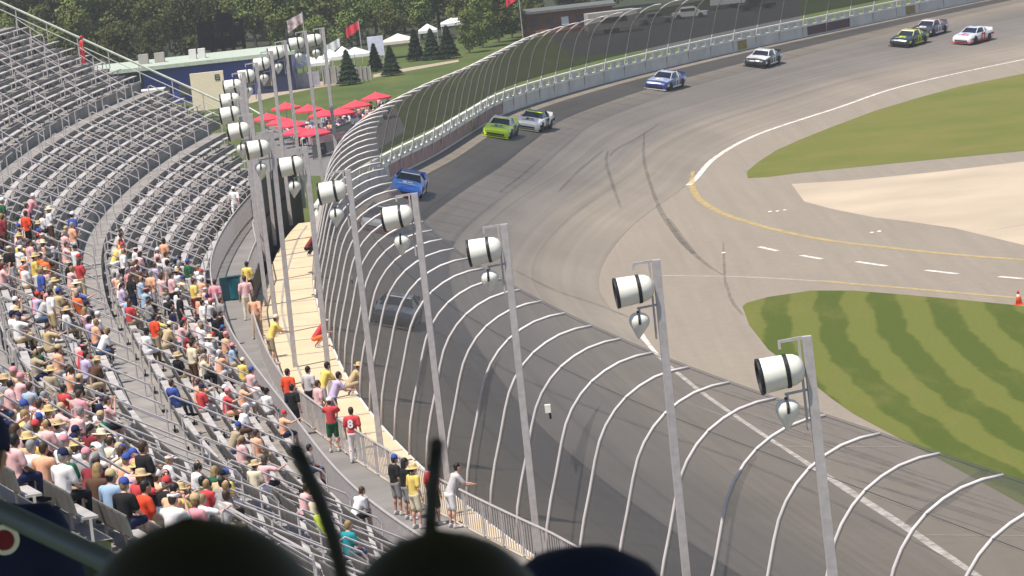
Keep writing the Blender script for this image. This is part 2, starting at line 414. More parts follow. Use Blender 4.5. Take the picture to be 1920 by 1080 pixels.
# ------------------------------------------------------------------ outer wall with barrier
M_pink = mat('faded_red_panel', (.32, .19, .19), .6, var=.2, scale=1)
M_ad1 = mat('dark_red_panel', (.11, .05, .055), .6, var=.2); M_ad2 = mat('ochre_panel', (.30, .22, .07), .6, var=.2); M_dark = mat('dark_panel', (.07, .065, .06), .6, var=.2)
idx_y = lambda y: min(range(len(FC)), key=lambda i: abs(FC[i][1] - y) + (0 if FC[i][1] > 200 or y < 200 else 999))
wall = empty('outer_wall', (0, 250, 4.5)); wall.location = (0, 0, 0)
tag(wall, 'long curved white concrete track wall topped by a rail barrier, below the catch fence', 'track wall')
def wall_seg(i0, i1, d0, d1, z0, z1, b):
    """a curved slab between offsets d0<d1 (outward) and heights above the track edge"""
    rows = []
    for i in range(i0, i1 + 1):
        p, t, n = FF[i]; z = FC[i][2]; a = p + n * d0; c = p + n * d1
        rows.append([Vector((a.x, a.y, z + z0)), Vector((a.x, a.y, z + z1)), Vector((c.x, c.y, z + z1)), Vector((c.x, c.y, z + z0))])
    b.grid(rows, close=True); b.add(rows[0], [(0, 1, 2, 3)]); b.add(rows[-1], [(3, 2, 1, 0)])
b = MB(); wall_seg(0, len(FC) - 1, 0, .35, -.4, .14, b); wall_seg(idx_y(226), len(FC) - 1, 0, .35, .14, .92, b); b.build('wall_body', M_wallwhite, wall)
b = MB(); wall_seg(idx_y(226), len(FC) - 1, -.06, .42, .923, 1.06, b); b.build('lower_rail', M_white, wall)
b = MB(); wall_seg(idx_y(226), len(FC) - 1, .05, .30, 1.46, 1.60, b); b.build('upper_rail', M_white, wall)
b = MB()
for i in range(40, len(FC) - 1, 2):
    if FC[i][1] < 227: continue
    p, t, n = FF[i]; c = p + n * .18; z = FC[i][2]
    b.box((c.x, c.y, z + 1.26), (.10, 1.05, .395), math.atan2(t.y, t.x) + PI / 2)
tag(b.build('barrier_block', M_wallwhite, wall), kind='stuff')
def panel(x0, x1, m, lo=.12, hi=.88):
    """painted panel on the track face of the wall between two pixel columns"""
    ii = [i for i in range(len(FC)) if FC[i][1] > 236 and x0 <= proj((FC[i][0], FC[i][1], FC[i][2] + .5))[0] <= x1]
    b = MB(); wall_seg(ii[0], ii[-1], -.006, .05, lo, hi, b); return b.build('painted_panel', m, wall)
panel(728, 944, M_pink); panel(1378, 1402, M_ad2); panel(1512, 1600, M_ad1); panel(1690, 1722, M_ad2)
i0 = panel(1545, 1556, M_wallwhite, .3, .8)

# ------------------------------------------------------------------ catch fence
prof = [(.12, -1.1), (.28, 0), (.48, .75), (.70, 1.43), (.96, 2.3), (1.14, 2.8), (1.36, 3.2), (1.66, 3.58), (2.02, 3.9), (2.42, 4.14), (2.85, 4.32), (3.35, 4.43), (3.85, 4.46)]
fence = empty('catch_fence'); tag(fence, 'tall steel catch fence of curved grey posts and dark wire mesh leaning over the track', 'catch fence')
def fprof(i, o, zz, off=.16):
    p, t, n = FF[i]; q = p + n * (off - o); return Vector((q.x, q.y, FC[i][2] + 1.2 + zz))
post_i = []
k = idx_y(64); 
while k < len(FC) - 2 and len(post_i) < 100: post_i.append(k); k += 4 if FC[k][1] < 330 else 5
post_off = 0
for i in post_i:
    b = MB(); b.tube([fprof(i, o, z) for o, z in prof], .049, 8)
    b.build('post', M_post, fence, smooth=True)
b = MB(); mpr = [(o, z) for o, z in prof]
cut = idx_y(234)
b.grid([[fprof(i, o + .07, z + (0.02)) for o, z in mpr] for i in range(post_i[0], cut + 1)])
b.build('wire_mesh', M_mesh, fence, smooth=True); b = MB()
b.grid([[fprof(i, o + .07, z + (0.02)) for o, z in mpr[2:9]] for i in range(cut, post_i[-1] + 1)])
b.build('wire_mesh', M_mesh2, fence, smooth=True); b = MB()
b.grid([[fprof(i, o + .07, z + (0.02)) for o, z in mpr[8:]] for i in range(cut, post_i[-1] + 1)])
b.build('overhang_mesh', M_mesh3, fence, smooth=True)
b = MB()
for o, z in ((2.02, 3.9), (3.85, 4.46)):
    b.tube([fprof(i, o - .05, z) for i in range(post_i[0], post_i[-1] + 1, 2)], .008, 4)
tag(b.build('cable', M_black, fence), kind='stuff')

# ------------------------------------------------------------------ tan strip, walkway, railing
STAND_F = [(30, 30), (15, 54), (10, 66), (5.6, 79), (2.1, 91), (-1.5, 105), (-4.7, 119), (-8.2, 142.5), (-11.6, 169), (-13.7, 195), (-13.9, 215), (-13.2, 235), (-11.5, 255), (-8.8, 275), (-5, 295)]
SC = spline(STAND_F, 1.0); SF = frames(SC)
def off_row(F, i, d, z): p = F[i][0] + F[i][2] * d; return Vector((p.x, p.y, z))
def tw(i):
    y = FC[i][1]
    K = [(60, 1.1), (112, 1.2), (124, 1.9), (150, 3.15), (190, 3.0), (213, 2.1), (240, 1.5)]
    return next((v0 + (v1 - v0) * max(0, y - y0) / (y1 - y0) for (y0, v0), (y1, v1) in zip(K, K[1:]) if y <= y1), 1.4)
def ww(i):
    y = FC[i][1]; return max(tw(i) + .06, 1.9 + (y - 186) / 20 * .75 if 186 < y < 212 else (2.9 if y >= 212 else 0))
ts = MB(); lo, hi = idx_y(60), idx_y(233)
rows = []
for i in range(lo, hi):
    rows.append([off_row(FF, i, .12, 5.0), off_row(FF, i, tw(i), 5.0)])
ts.grid([[r[1], r[0]] for r in rows])
tan = tag(ts.build('tan_walkway', M_tan), kind='structure')
jt = MB()
for i in range(lo + 5, hi, 5):
    a, c = off_row(FF, i, .14, 5.004), off_row(FF, i, tw(i), 5.004); jt.beam(a, c, .16, .02)
for j in range(lo, hi - 4, 4):
    jt.beam(off_row(FF, j, .2 + tw(j) / 2, 5.01), off_row(FF, j + 4, .2 + tw(j + 4) / 2, 5.01), .10, .02)
tag(jt.build('walkway_joint', M_conc), kind='structure')
wk = MB(); wrows = []
for i in range(lo, hi + 10):
    a = off_row(FF, i, ww(i), 5.9); j = min(range(len(SC)), key=lambda q: (SC[q][0] - a.x) ** 2 + (SC[q][1] - a.y) ** 2)
    s = SF[j][0] + SF[j][2] * .3
    wrows.append([Vector((a.x, a.y, 3.0)), a, Vector((s.x, s.y, 5.9))])
wk.grid([list(reversed(r)) for r in wrows]); tag(wk.build('walkway', M_walk), kind='structure')
def railing(name, label, pts, h, bar, m, cat='railing', post_step=2.0):
    """pts are 3D points 1 m apart"""
    root = empty(name, pts[0]); root.location = (0, 0, 0); tag(root, label, cat)
    b = MB(); up = Vector((0, 0, 1)); b.tube([p + up * h for p in pts], .035, 5); b.tube([p + up * .1 for p in pts], .025, 5); b.build('top_rail', m, root)
    b = MB()
    for a, c in zip(pts, pts[1:]):
        k = int(1 / bar)
        for q in range(k):
            p = a.lerp(c, q / k); b.beam(p + up * .1, p + up * h, .03, .03, Vector((1, 0, 0)))
    tag(b.build('baluster', m, root), kind='stuff')
    b = MB()
    for p in pts[::int(post_step)]: b.beam(p, p + up * (h + .02), .07, .07, Vector((1, 0, 0)))
    tag(b.build('post', m, root), kind='stuff')
    return root
railing('railing', 'grey balustrade railing along the track side of the spectator walkway', [off_row(FF, i, ww(i) + .04, 5.9) for i in range(lo, idx_y(226))], 1.1, .25, M_steel)
# black sheets standing in for the shaded gap beside the far walkway
M_gap_shade = mat('gap_shade_black', (.016, .017, .019), .7, var=.3)
b = MB()
for i in range(idx_y(186), idx_y(243), 3):
    b.beam(off_row(FF, i, ww(i) - .04, 4.4), off_row(FF, i + 3, ww(i + 3) - .04, 4.4), .03, 3.2)
    if FC[i][1] > 214: b.beam(off_row(FF, i, ww(i) + .1, 6.9), off_row(FF, i + 3, ww(i + 3) + .1, 6.9), .04, 2.0)
tag(b.build('gap_shade_sheet', M_gap_shade), 'black sheet standing in for the shaded gap beside the far walkway', 'shade sheet')

# ------------------------------------------------------------------ light poles
LP = [(1512, 630, 85), (1230, 487, 101.5), (945, 420, 115), (777, 362, 128.5), (652, 318, 140)]
tops = [at_y(x, y, D) for x, y, D in LP]
for x, y in ((572, 275), (508, 245), (470, 213), (452, 184), (452, 160), (456, 135), (480, 117), (508, 95), (534, 76), (572, 58), (605, 52)):
    tops.append(at(x, y, 14.5))
lamp_words = ['second floodlight pole from the right, white lamps beside mown grass', 'rightmost']
def floodpole():
    root = empty('floodlight_pole')
    b = MB(); b.beam((0, 0, -9.6), (0, 0, 0), .20, .20, Vector((0, 1, 0))); b.build('pole', M_steel, root)
    b = MB(); b.beam((-.62, 0, -.05), (-.1, 0, -.02), .06, .06); b.beam((-.18, 0, 0), (-.18, 0, -1.9), .05, .07, Vector((0, 1, 0)))
    b.beam((-.6, 0, -1.12), (-.1, 0, -1.08), .05, .05); b.beam((-.6, 0, -.05), (-.6, 0, -.2), .05, .08, Vector((0, 1, 0))); b.beam((-.55, 0, -1.1), (-.55, 0, -1.3), .05, .06, Vector((0, 1, 0)))
    b.build('bracket', M_black if False else MATS['galvanised_steel'], root)
    mt = Matrix.Translation((-.12, 0, -.62)) @ Matrix.Rotation(R(-90 - 5), 4, 'Y')
    b = MB(); b.lathe([(.02, 0), (.14, .02), (.25, .09), (.31, .2), (.335, .34), (.35, .6), (.365, .95), (.36, .96), (.33, .9)], 24, mt); lb = b.build('floodlight', M_white, root, smooth=True)
    b = MB(); b.lathe([(.345, .86), (.378, .975), (.378, 1.005), (.34, 1.015), (.30, .93)], 24, mt); b.build('hood_rim', M_black, lb)
    b = MB(); b.lathe([(.345, .36), (.352, .35), (.356, .43), (.349, .44)], 24, mt); b.build('strap', M_black, lb)
    mt2 = Matrix.Translation((-.62, -.02, -1.74)) @ Matrix.Rotation(R(8), 4, 'Y')
    b = MB(); b.lathe([(.015, -.12), (.07, -.04), (.16, .10), (.25, .24), (.27, .34), (.24, .44), (.15, .51), (.04, .53)], 20, mt2); l2 = b.build('spotlight', M_white, root, smooth=True)
    b = MB(); b.tube([(-.60, -.30, -1.48), (-.60, -.315, -1.36), (-.60, -.25, -1.24), (-.6, -.1, -1.19), (-.6, .0, -1.2)], .030, 6); b.build('strap', M_black, l2)
    return root
def children(o): return [c for c in bpy.data.objects if c.parent == o]
def copy_tree(o, kids=None):
    c = o.copy(); col.objects.link(c)
    for ch in o.children:
        d = ch.copy(); col.objects.link(d); d.parent = c
        for g in ch.children:
            e = g.copy(); col.objects.link(e); e.parent = d
    return c
bpy.context.view_layer.update()
proto_pole = floodpole()
bpy.context.view_layer.update()
pole_labels = ['rightmost floodlight pole, its white lamp in front of the mown striped grass', 'floodlight pole second from the right, its lamp in front of the grey apron',
 'floodlight pole third from the right, its lamp left of the dark curved posts', 'floodlight pole just below the blue race car', 'floodlight pole rising from the tan walkway, fifth from the right',
 'floodlight pole left of the fence bend, sixth from the right', 'floodlight pole over the black shaded gap, seventh from the right', 'floodlight pole at the walkway edge, eighth from the right',
 'leftmost floodlight pole of the first tight bunch beside the stands', 'floodlight pole in the tight bunch, second one behind the leftmost', 'floodlight pole in the tight bunch just below the cream board',
 'floodlight pole right beside the cream board', 'floodlight pole in front of the long blue building', 'floodlight pole at the right end of the blue building', 'second farthest floodlight pole, rising behind the red umbrellas', 'farthest floodlight pole, rising in front of the white tents']
for i, p in enumerate(tops):
    o = proto_pole if i == 0 else copy_tree(proto_pole)
    o.location = p; o.scale = (.94, .94, 1); tag(o, pole_labels[i], 'floodlight', 'floodlight poles along the walkway')
    o.rotation_euler = (R(random.uniform(-.6, .6)), R(random.uniform(-.7, .7)) , R(random.uniform(-6, 6)))
# ------------------------------------------------------------------ grandstand
TREAD, RISE, Z0 = .9, .52, 6.2
ROWS = []       # (d_front, d_back, z, is_aisle)
d = 0.0; z = Z0
for r in range(32):
    wide = r in (5, 10, 19)
    w = TREAD + (.12 if wide else 0)
    ROWS.append((d, d + w, z, wide)); d += w; z += RISE * (1.0 if not wide else 1.15)
TIERS = [(0, 5), (5, 10), (10, 19), (19, 32)]
S_LO = min(range(len(SC)), key=lambda i: abs(SC[i][1] - 75)); S_HI = min(range(len(SC)), key=lambda i: abs(SC[i][1] - 259))
def dmin(y): return max(0, (y - 240) / 19 * 5.5)
def sp(i, d, z):
    i0 = int(i); f = i - i0; i1 = min(i0 + 1, len(SC) - 1)
    p = (SF[i0][0] + SF[i0][2] * d).lerp(SF[i1][0] + SF[i1][2] * d, f); return Vector((p.x, p.y, z))
AISLES = list(range(S_LO + 7, S_HI - 2, 5))
def near_aisle(i): return min(abs(i - a) for a in AISLES)
labels = ['lowest tier of grey aluminium seating, nearest the walkway', 'second tier of grey seating, just above the lower cross aisle',
          'third tier of grey bench seating, between the two upper cross aisles', 'top tier of empty grey benches, highest in the stand']
SEATS = []      # (point, tangent, normal, row)
for ti, (r0, r1) in enumerate(TIERS):
    g = empty('grandstand_tier'); tag(g, labels[ti], 'grandstand', 'tiers of the grandstand')
    dk = MB(); cnt = 0
    for r in range(r0, r1):
        da, db, z, wide = ROWS[r]
        ii = [i for i in range(S_LO, S_HI + 1) if da >= dmin(SC[i][1]) - .01]
        zp = ROWS[r - 1][2] if r else 4.0
        dk.grid([[sp(i, db + .02, z), sp(i, da, z), sp(i, da, z - .06), sp(i, da + .04, z - .06), sp(i, da + .04, zp)] for i in ii])
        # stair treads in the aisles: half steps
        if wide: continue
        for a in AISLES:
            if a <= ii[-1]:
                rows = [[sp(a - .42, da + .62, z - .02), sp(a - .42, da + .62, z + .26), sp(a - .42, da + .93, z + .26)], [sp(a + .42, da + .62, z - .02), sp(a + .42, da + .62, z + .26), sp(a + .42, da + .93, z + .26)]]
                dk.grid(rows)
        bm = MB(); bk = MB(); i = ii[0]
        runs = []; cur = []
        k = ii[0] * 2
        while k <= ii[-1] * 2:
            i = k / 2
            if near_aisle(i) < .5:
                if len(cur) > 1: runs.append(cur)
                cur = []
            else: cur.append(i)
            k += 1
        if len(cur) > 1: runs.append(cur)
        db_ = da + .48
        for run in runs:
            rws = []
            for i in run:
                rws.append([sp(i, db_, z + .43), sp(i, db_ - .28, z + .43), sp(i, db_ - .28, z + .385), sp(i, db_, z + .385)])
            bm.grid(rws, close=True); bm.add(rws[0], [(0, 1, 2, 3)]); bm.add(rws[-1], [(3, 2, 1, 0)])
            for i in run[::3]:
                bm.beam(sp(i, db_ - .14, z), sp(i, db_ - .14, z + .39), .05, .05, Vector((1, 0, 0)))
            for i in run[:-1]:
                j = i + .25; fr = SF[int(j)]; SEATS.append((sp(j, db_ - .12, z + .43), fr[1], fr[2], r, j, z))
                if SC[int(i)][1] < 178:
                    q0, q1 = i + .04, i + .46
                    a0, a1 = sp(q0, db_ + .05, z + .47), sp(q1, db_ + .05, z + .47); b0, b1 = sp(q0, db_ + .13, z + .84), sp(q1, db_ + .13, z + .84)
                    o = Vector((SF[int(i)][2].x, SF[int(i)][2].y, 0)) * .035
                    bk.hexa([a0, a1, a1 + o, a0 + o, b0, b1, b1 + o, b0 + o])
            if SC[int(run[0])][1] < 178:
                bk.tube([sp(i, db_ + .15, z + .86) for i in run if SC[int(i)][1] < 178], .018, 4) if sum(1 for i in run if SC[int(i)][1] < 178) > 1 else None
        bm.build('bench', M_alu, g)
        if bk.v: bk.build('seat_back', M_seat, g)
    dk.build('deck', M_aludark, g)
    # aisle handrails: paired bars on posts
    nrail = 0; rest = MB(); big = mat('pale_handrail', (.52, .475, .47), .45, .05, var=.1)
    for a in AISLES:
        if SC[a][1] < 78: continue
        full = ti < 2
        for rr in ([r0] if full else range(r0 + (2 if a % 2 else 0), r1, 4)):
            re = r1 - 1 if full else rr + 2
            if re >= r1: continue
            pr = [proj(sp(a, ROWS[q][0], ROWS[q][2] + .9)) for q in (rr, re)]
            if max(p[0] for p in pr) < -10 or max(p[1] for p in pr) < -10 or min(p[1] for p in pr) > 1120: continue
            if ROWS[rr][0] < dmin(SC[a][1]): continue
            da, db = ROWS[rr][0] + .25, ROWS[re][1] - (.2 if full else .9); za, zb = ROWS[rr][2], ROWS[re][2] + .2
            h = .95; nrail += 1; b = MB() if nrail <= 96 else rest
            A, B = sp(a, da, za), sp(a, db, zb); u = Vector((0, 0, 1))
            b.tube([A, A + u * (h - .1), A + (B - A) * .03 + u * (h + .02), B + (A - B) * .03 + u * (h + .02), B + u * (h - .1), B], .029, 6)
            b.tube([A + u * .48, B + u * .48], .024, 6)
            b.beam(A.lerp(B, .5), A.lerp(B, .5) + u * .9, .05, .05, Vector((1, 0, 0)))
            if b is not rest: b.build('handrail', big, g)
    if rest.v: tag(rest.build('far_handrail', big, g), kind='stuff')
# long cross-aisle rails
for r, lab in ((5, 'low cross aisle rail, running just above the lowest seats'), (10, 'middle cross aisle rail between the second and third tiers'), (19, 'highest cross aisle rail, below the top tier')):
    g = empty('aisle_rail'); tag(g, lab, 'handrail', 'rails along the cross aisles')
    da, db, z, _ = ROWS[r]; b = MB(); pb = MB(); u = Vector((0, 0, 1)); seg = []
    for i in range(S_LO, S_HI + 1):
        if da < dmin(SC[i][1]): continue
        if near_aisle(i) < 1 and r != 5:
            if len(seg) > 1:
                b.tube([p + u * .95 for p in seg], .028, 5)
                for p in seg[::4]: pb.beam(p, p + u * .95, .05, .05, Vector((1, 0, 0)))
            seg = []
        else: seg.append(sp(i, da + .03, z))
    tag(b.build('bar', M_steel, g), kind='stuff'); tag(pb.build('post', M_steel, g), kind='stuff')
# end railing climbing the far edge of the stand
g = empty('end_railing'); tag(g, 'pale sloping pipe railing climbing the far end of the grandstand', 'railing')
pts = []
for da, db, z, w in ROWS:
    if da >= dmin(SC[S_HI][1]) - 1: pts.append(sp(S_HI, da, z))
b = MB(); u = Vector((0, 0, 1)); b.tube([p + u * 1.1 for p in pts], .075, 6); b.tube([p + u * .6 for p in pts], .03, 5); b.build('top_rail', M_paint if False else mat('pale_pipe', (.55, .58, .48), .45, .1), g)
b = MB()
for p in pts[::2]: b.beam(p, p + u * 1.1, .06, .06, Vector((1, 0, 0)))
tag(b.build('post', M_steel, g), kind='stuff')
# front balustrade of the stand over the walkway
pts = [sp(i, -.12, 5.9) for i in range(S_LO, min(range(len(SC)), key=lambda i: abs(SC[i][1] - 236)))]
railing('front_railing', 'grey steel balustrade between the lowest seat row and the walkway', pts, 1.25, .2, M_steel)
# ------------------------------------------------------------------ people
def capsule(b, p, q, r1, r2, n=10):
    p, q = Vector(p), Vector(q)
    b.tube([p, p.lerp(q, .25), p.lerp(q, .5), p.lerp(q, .75), q], [r1, r1 * .8 + r2 * .2, (r1 + r2) / 2, r1 * .2 + r2 * .8, r2], n)
    b.ellip(p, (r1, r1, r1), n, 6); b.ellip(q, (r2, r2, r2), n, 6)
def remesh(b, name, mats, vox=.02, smooth=True):
    """fuse the pieces into one continuous skin"""
    o = b.build('tmp', mats); m = o.modifiers.new('r', 'REMESH'); m.mode = 'VOXEL'; m.voxel_size = vox; m.use_smooth_shade = smooth
    s = o.modifiers.new('s', 'SMOOTH'); s.factor = .6; s.iterations = 3
    dg = bpy.context.evaluated_depsgraph_get(); me = bpy.data.meshes.new_from_object(o.evaluated_get(dg)); me.name = name
    old = o.data; bpy.data.objects.remove(o); bpy.data.meshes.remove(old)
    if not me.materials: me.materials.append(mats)
    return me
V = Vector
# each pose: joints in metres, the person faces +Y, z = 0 at the soles
def pose(kind):
    J = {}
    if kind.startswith('sit'):
        lean = {'sit': .04, 'sit_lean': .26, 'sit_back': -.10, 'sit_watch': .08, 'sit_arm': .05}[kind]
        hip = V((0, 0, .50)); che = hip + V((0, lean, .42)); nk = che + V((0, lean * .3 + .01, .14)); hd = nk + V((0, .04, .13))
        J.update(hip=hip, chest=che, neck=nk, head=hd)
        for s in (-1, 1):
            J['h', s] = hip + V((.095 * s, .02, .0)); J['k', s] = V((.13 * s, .44, .50)); J['a', s] = V((.13 * s, .42 if kind != 'sit_back' else .55, .09)); J['t', s] = J['a', s] + V((.02 * s, .17, -.05))
            J['s', s] = che + V((.185 * s, 0, .05))
            if kind == 'sit_lean': J['e', s] = V((.19 * s, .34, .64)); J['w', s] = V((.06 * s, .50, .66))
            elif kind == 'sit_watch': J['e', s] = che + V((.24 * s, .16, -.12)); J['w', s] = hd + V((.10 * s, .17, -.02))
            elif kind == 'sit_arm' and s > 0: J['e', s] = che + V((.40, .12, -.02)); J['w', s] = che + V((.44, .34, .06))
            else: J['e', s] = che + V((.25 * s, .06, -.22)); J['w', s] = V((.13 * s, .34, .60))
    else:
        lean = {'stand': .02, 'stand_fold': .0, 'stand_rail': .22, 'walk': .03, 'stand_watch': .0, 'crouch': .35}[kind]
        hz = .93 if kind != 'crouch' else .40
        hip = V((0, 0, hz)); che = hip + V((0, lean, .40)); nk = che + V((0, lean * .3, .14)); hd = nk + V((0, .03, .13))
        J.update(hip=hip, chest=che, neck=nk, head=hd)
        for s in (-1, 1):
            J['h', s] = hip + V((.09 * s, 0, -.02)); st = .24 * s if kind == 'walk' else .02 * s
            J['k', s] = V((.11 * s, st * .7 + .03, .50)) if kind != 'crouch' else V((.16 * s, .36, .46)); J['a', s] = V((.12 * s, st, .09)) if kind != 'crouch' else V((.14 * s, .05, .09)); J['t', s] = J['a', s] + V((.03 * s, .17, -.05))
            J['s', s] = che + V((.19 * s, 0, .05))
            if kind == 'stand_fold': J['e', s] = che + V((.25 * s, .03, -.23)); J['w', s] = che + V((.03 * s, .24, -.14))
            elif kind in ('stand_rail', 'crouch'): J['e', s] = che + V((.25 * s, .16, -.20)); J['w', s] = che + V((.17 * s, .40, -.22))
            elif kind == 'stand_watch': J['e', s] = che + V((.24 * s, .18, -.05)); J['w', s] = hd + V((.10 * s, .17, .0))
            else: J['e', s] = che + V((.25 * s, -.03 - .5 * st, -.24)); J['w', s] = che + V((.25 * s, .06 - st, -.47))
    return J
M_skin0 = mat('skin_tone', (.46, .27, .19), .55, var=.06, spec=.3)
def make_pose(kind):
    J = pose(kind); b = MB()
    hip, che, nk, hd = J['hip'], J['chest'], J['neck'], J['head']; up = (che - hip).normalized()
    b.ellip(hip, (.165, .12, .13)); capsule(b, hip + up * .04, che, .125, .13); b.ellip(che, (.175, .115, .15)); capsule(b, J['s', -1], J['s', 1], .06, .06)
    capsule(b, che + up * .08, hd - V((0, .01, .06)), .062, .055)
    b.ellip(hd + V((0, 0, .02)), (.078, .098, .115), 16, 12); b.ellip(hd + V((0, .05, -.05)), (.055, .055, .06)); b.ellip(hd + V((0, .10, -.005)), (.016, .022, .026), 8, 6)
    for s in (-1, 1):
        b.ellip(hd + V((.078 * s, -.005, .0)), (.014, .024, .034), 8, 6)
        capsule(b, J['s', s], J['e', s], .052, .042); capsule(b, J['e', s], J['w', s], .042, .028)
        d = (J['w', s] - J['e', s]).normalized(); pc = J['w', s] + d * .045; b.ellip(pc, (.040, .040, .032), 10, 6)
        capsule(b, J['h', s], J['k', s], .088, .056); capsule(b, J['k', s], J['a', s], .055, .036); b.ellip(J['k', s].lerp(J['a', s], .3) + V((0, -.015, 0)), (.055, .06, .10))
        capsule(b, J['a', s], J['t', s], .040, .030)
    body = remesh(b, 'body_' + kind, M_skin0, .022)
    # fingers and thumb
    f = MB()
    for s in (-1, 1):
        d = (J['w', s] - J['e', s]).normalized(); x = d.cross(V((0, 0, 1)))
        x = V((1, 0, 0)) if x.length < .2 else x.normalized(); y = x.cross(d).normalized(); pc = J['w', s] + d * .06
        for k, (o, L) in enumerate(((-.027, .066), (-.009, .078), (.009, .073), (.026, .056))):
            r = pc + x * o + d * .015; f.tube([r, r + d * L * .5, r + d * L * .8 - y * L * .25, r + d * L - y * L * .55], [.0095, .009, .008, .006], 5)
        r = pc - x * .03 * s - d * .01; f.tube([r, r - x * .025 * s + d * .02, r - x * .03 * s + d * .05], [.011, .010, .008], 5)
    bm = bmesh.new(); bm.from_mesh(body); tmp = f.mesh('t', M_skin0, True); bm.from_mesh(tmp); bm.to_mesh(body); bm.free(); bpy.data.meshes.remove(tmp)
    # shirt with short sleeves
    b = MB(); b.ellip(hip + up * .02, (.182, .14, .12)); capsule(b, hip + up * .04, che, .145, .148); b.ellip(che, (.195, .135, .155)); capsule(b, J['s', -1], J['s', 1], .080, .080)
    for s in (-1, 1): capsule(b, J['s', s], J['s', s].lerp(J['e', s], .72), .078, .072)
    shirt = remesh(b, 'shirt_' + kind, M_skin0, .026)
    b = MB()
    b.ellip(hip - up * .02, (.185, .145, .125))
    for s in (-1, 1): capsule(b, J['h', s], J['k', s].lerp(J['h', s], .12), .108, .088)
    shorts = remesh(b, 'shorts_' + kind, M_skin0, .026)
    b = MB(); b.ellip(hip - up * .02, (.182, .142, .125))
    for s in (-1, 1): capsule(b, J['h', s], J['k', s], .103, .075); capsule(b, J['k', s], J['a', s].lerp(J['k', s], .08), .075, .062)
    trousers = remesh(b, 'trousers_' + kind, M_skin0, .026)
    b = MB()
    for s in (-1, 1):
        a, t = J['a', s], J['t', s]; b.ellip(a.lerp(t, .35) + V((0, 0, -.03)), (.05, .14, .05)); b.ellip(a, (.05, .055, .06)); b.ellip(t + V((0, -.02, -.005)), (.052, .08, .04))
    shoes = remesh(b, 'shoes_' + kind, M_skin0, .02)
    return dict(body=body, shirt=shirt, shorts=shorts, trousers=trousers, shoes=shoes, head=hd)
POSES = {k: make_pose(k) for k in ('sit', 'sit_lean', 'sit_back', 'sit_watch', 'sit_arm', 'stand', 'stand_fold', 'stand_rail', 'walk', 'stand_watch', 'crouch')}
# headwear, built around the head centre
def hairm(kind):
    b = MB(); m = M_skin0
    if kind == 'short hair': b.ellip((0, -.018, .045), (.088, .100, .100), 14, 10); b.ellip((0, -.05, -.01), (.078, .06, .085))
    elif kind == 'long hair': b.ellip((0, -.018, .045), (.092, .104, .100), 14, 10); b.ellip((0, -.075, -.09), (.095, .055, .16)); b.ellip((0, -.06, .0), (.09, .07, .10))
    elif kind == 'ponytail': b.ellip((0, -.018, .045), (.089, .102, .100), 14, 10); capsule(b, (0, -.12, .03), (0, -.17, -.16), .04, .02)
    return remesh(b, kind.replace(' ', '_'), m, .018)
def capm(kind):
    b = MB(); n = 16
    if kind == 'cap':
        b.lathe([(.100, .02), (.102, .06), (.094, .10), (.072, .135), (.04, .155), (.008, .16)], n, Matrix.Translation((0, -.008, .0)))
        rows = []
        for k in range(9):
            a = R(35 + 110 * k / 8); o = V((math.cos(a), math.sin(a), 0)); rows.append([V((0, -.005, .03)) + o * .095, V((0, .0, .022)) + V((o.x * .095, o.y * .185, -.004 * abs(k - 4)))])
        b.grid(rows); b.grid([[p - V((0, 0, .008)) for p in reversed(r)] for r in rows])
    elif kind == 'brimmed hat':
        b.lathe([(.20, .035), (.205, .03), (.11, .04), (.105, .045), (.10, .11), (.085, .145), (.04, .155), (.008, .15)], 20)
        b.lathe([(.01, .03), (.205, .022), (.205, .03)], 20)
    elif kind == 'visor':
        b.lathe([(.104, .035), (.108, .04), (.106, .085), (.10, .09), (.098, .05)], n)
        b.grid([[V((.1 * math.cos(R(40 + 100 * k / 8)), .1 * math.sin(R(40 + 100 * k / 8)), .045)), V((.11 * math.cos(R(40 + 100 * k / 8)), .2 * math.sin(R(40 + 100 * k / 8)), .03))] for k in range(9)])
    elif kind == 'headset':
        pts = [(.095 * math.cos(R(a)), .0, .02 + .12 * math.sin(R(a))) for a in range(0, 181, 15)]; b.tube(pts, .012, 6)
        for s in (-1, 1): b.ellip((.095 * s, 0, .0), (.03, .042, .05))
    return b.mesh(kind.replace(' ', '_'), M_skin0, True)
HEADW = {k: hairm(k) for k in ('short hair', 'long hair', 'ponytail')}
HEADW.update({k: capm(k) for k in ('cap', 'brimmed hat', 'visor', 'headset')})
CL = {'white': (.74, .72, .72), 'cream': (.68, .60, .44), 'pale pink': (.70, .42, .42), 'pink': (.64, .28, .32), 'red': (.52, .06, .065), 'orange': (.78, .17, .05), 'peach': (.72, .38, .24),
      'yellow': (.70, .52, .14), 'blue': (.05, .09, .32), 'light blue': (.30, .42, .58), 'lavender': (.48, .40, .58), 'grey': (.25, .24, .24), 'light grey': (.48, .46, .46), 'black': (.018, .018, .02),
      'navy': (.02, .025, .07), 'dark green': (.02, .10, .05), 'khaki': (.38, .31, .21), 'brown': (.10, .055, .035), 'dark red': (.20, .03, .04), 'tan': (.50, .38, .22), 'lime': (.50, .62, .08), 'teal': (.02, .25, .28), 'orange-red': (.70, .075, .03), 'denim': (.07, .10, .17), 'straw': (.55, .42, .20)}
HAIRC = {'black': (.012, .011, .011), 'brown': (.055, .03, .018), 'fair': (.30, .20, .09), 'grey': (.26, .25, .24)}
SKINS = {'pale': (.58, .34, .26), 'tan': (.44, .24, .16), 'dark': (.12, .065, .045)}
def cm(n): return mat('cloth_' + n.replace(' ', '_').replace('-', '_'), CL[n], .85, var=.10, scale=8, spec=.15)
def hm(n): return mat('hair_' + n, HAIRC[n], .6, var=.2, scale=20)
def smt(n): return mat('skin_' + n, SKINS[n], .55, var=.06, spec=.3)
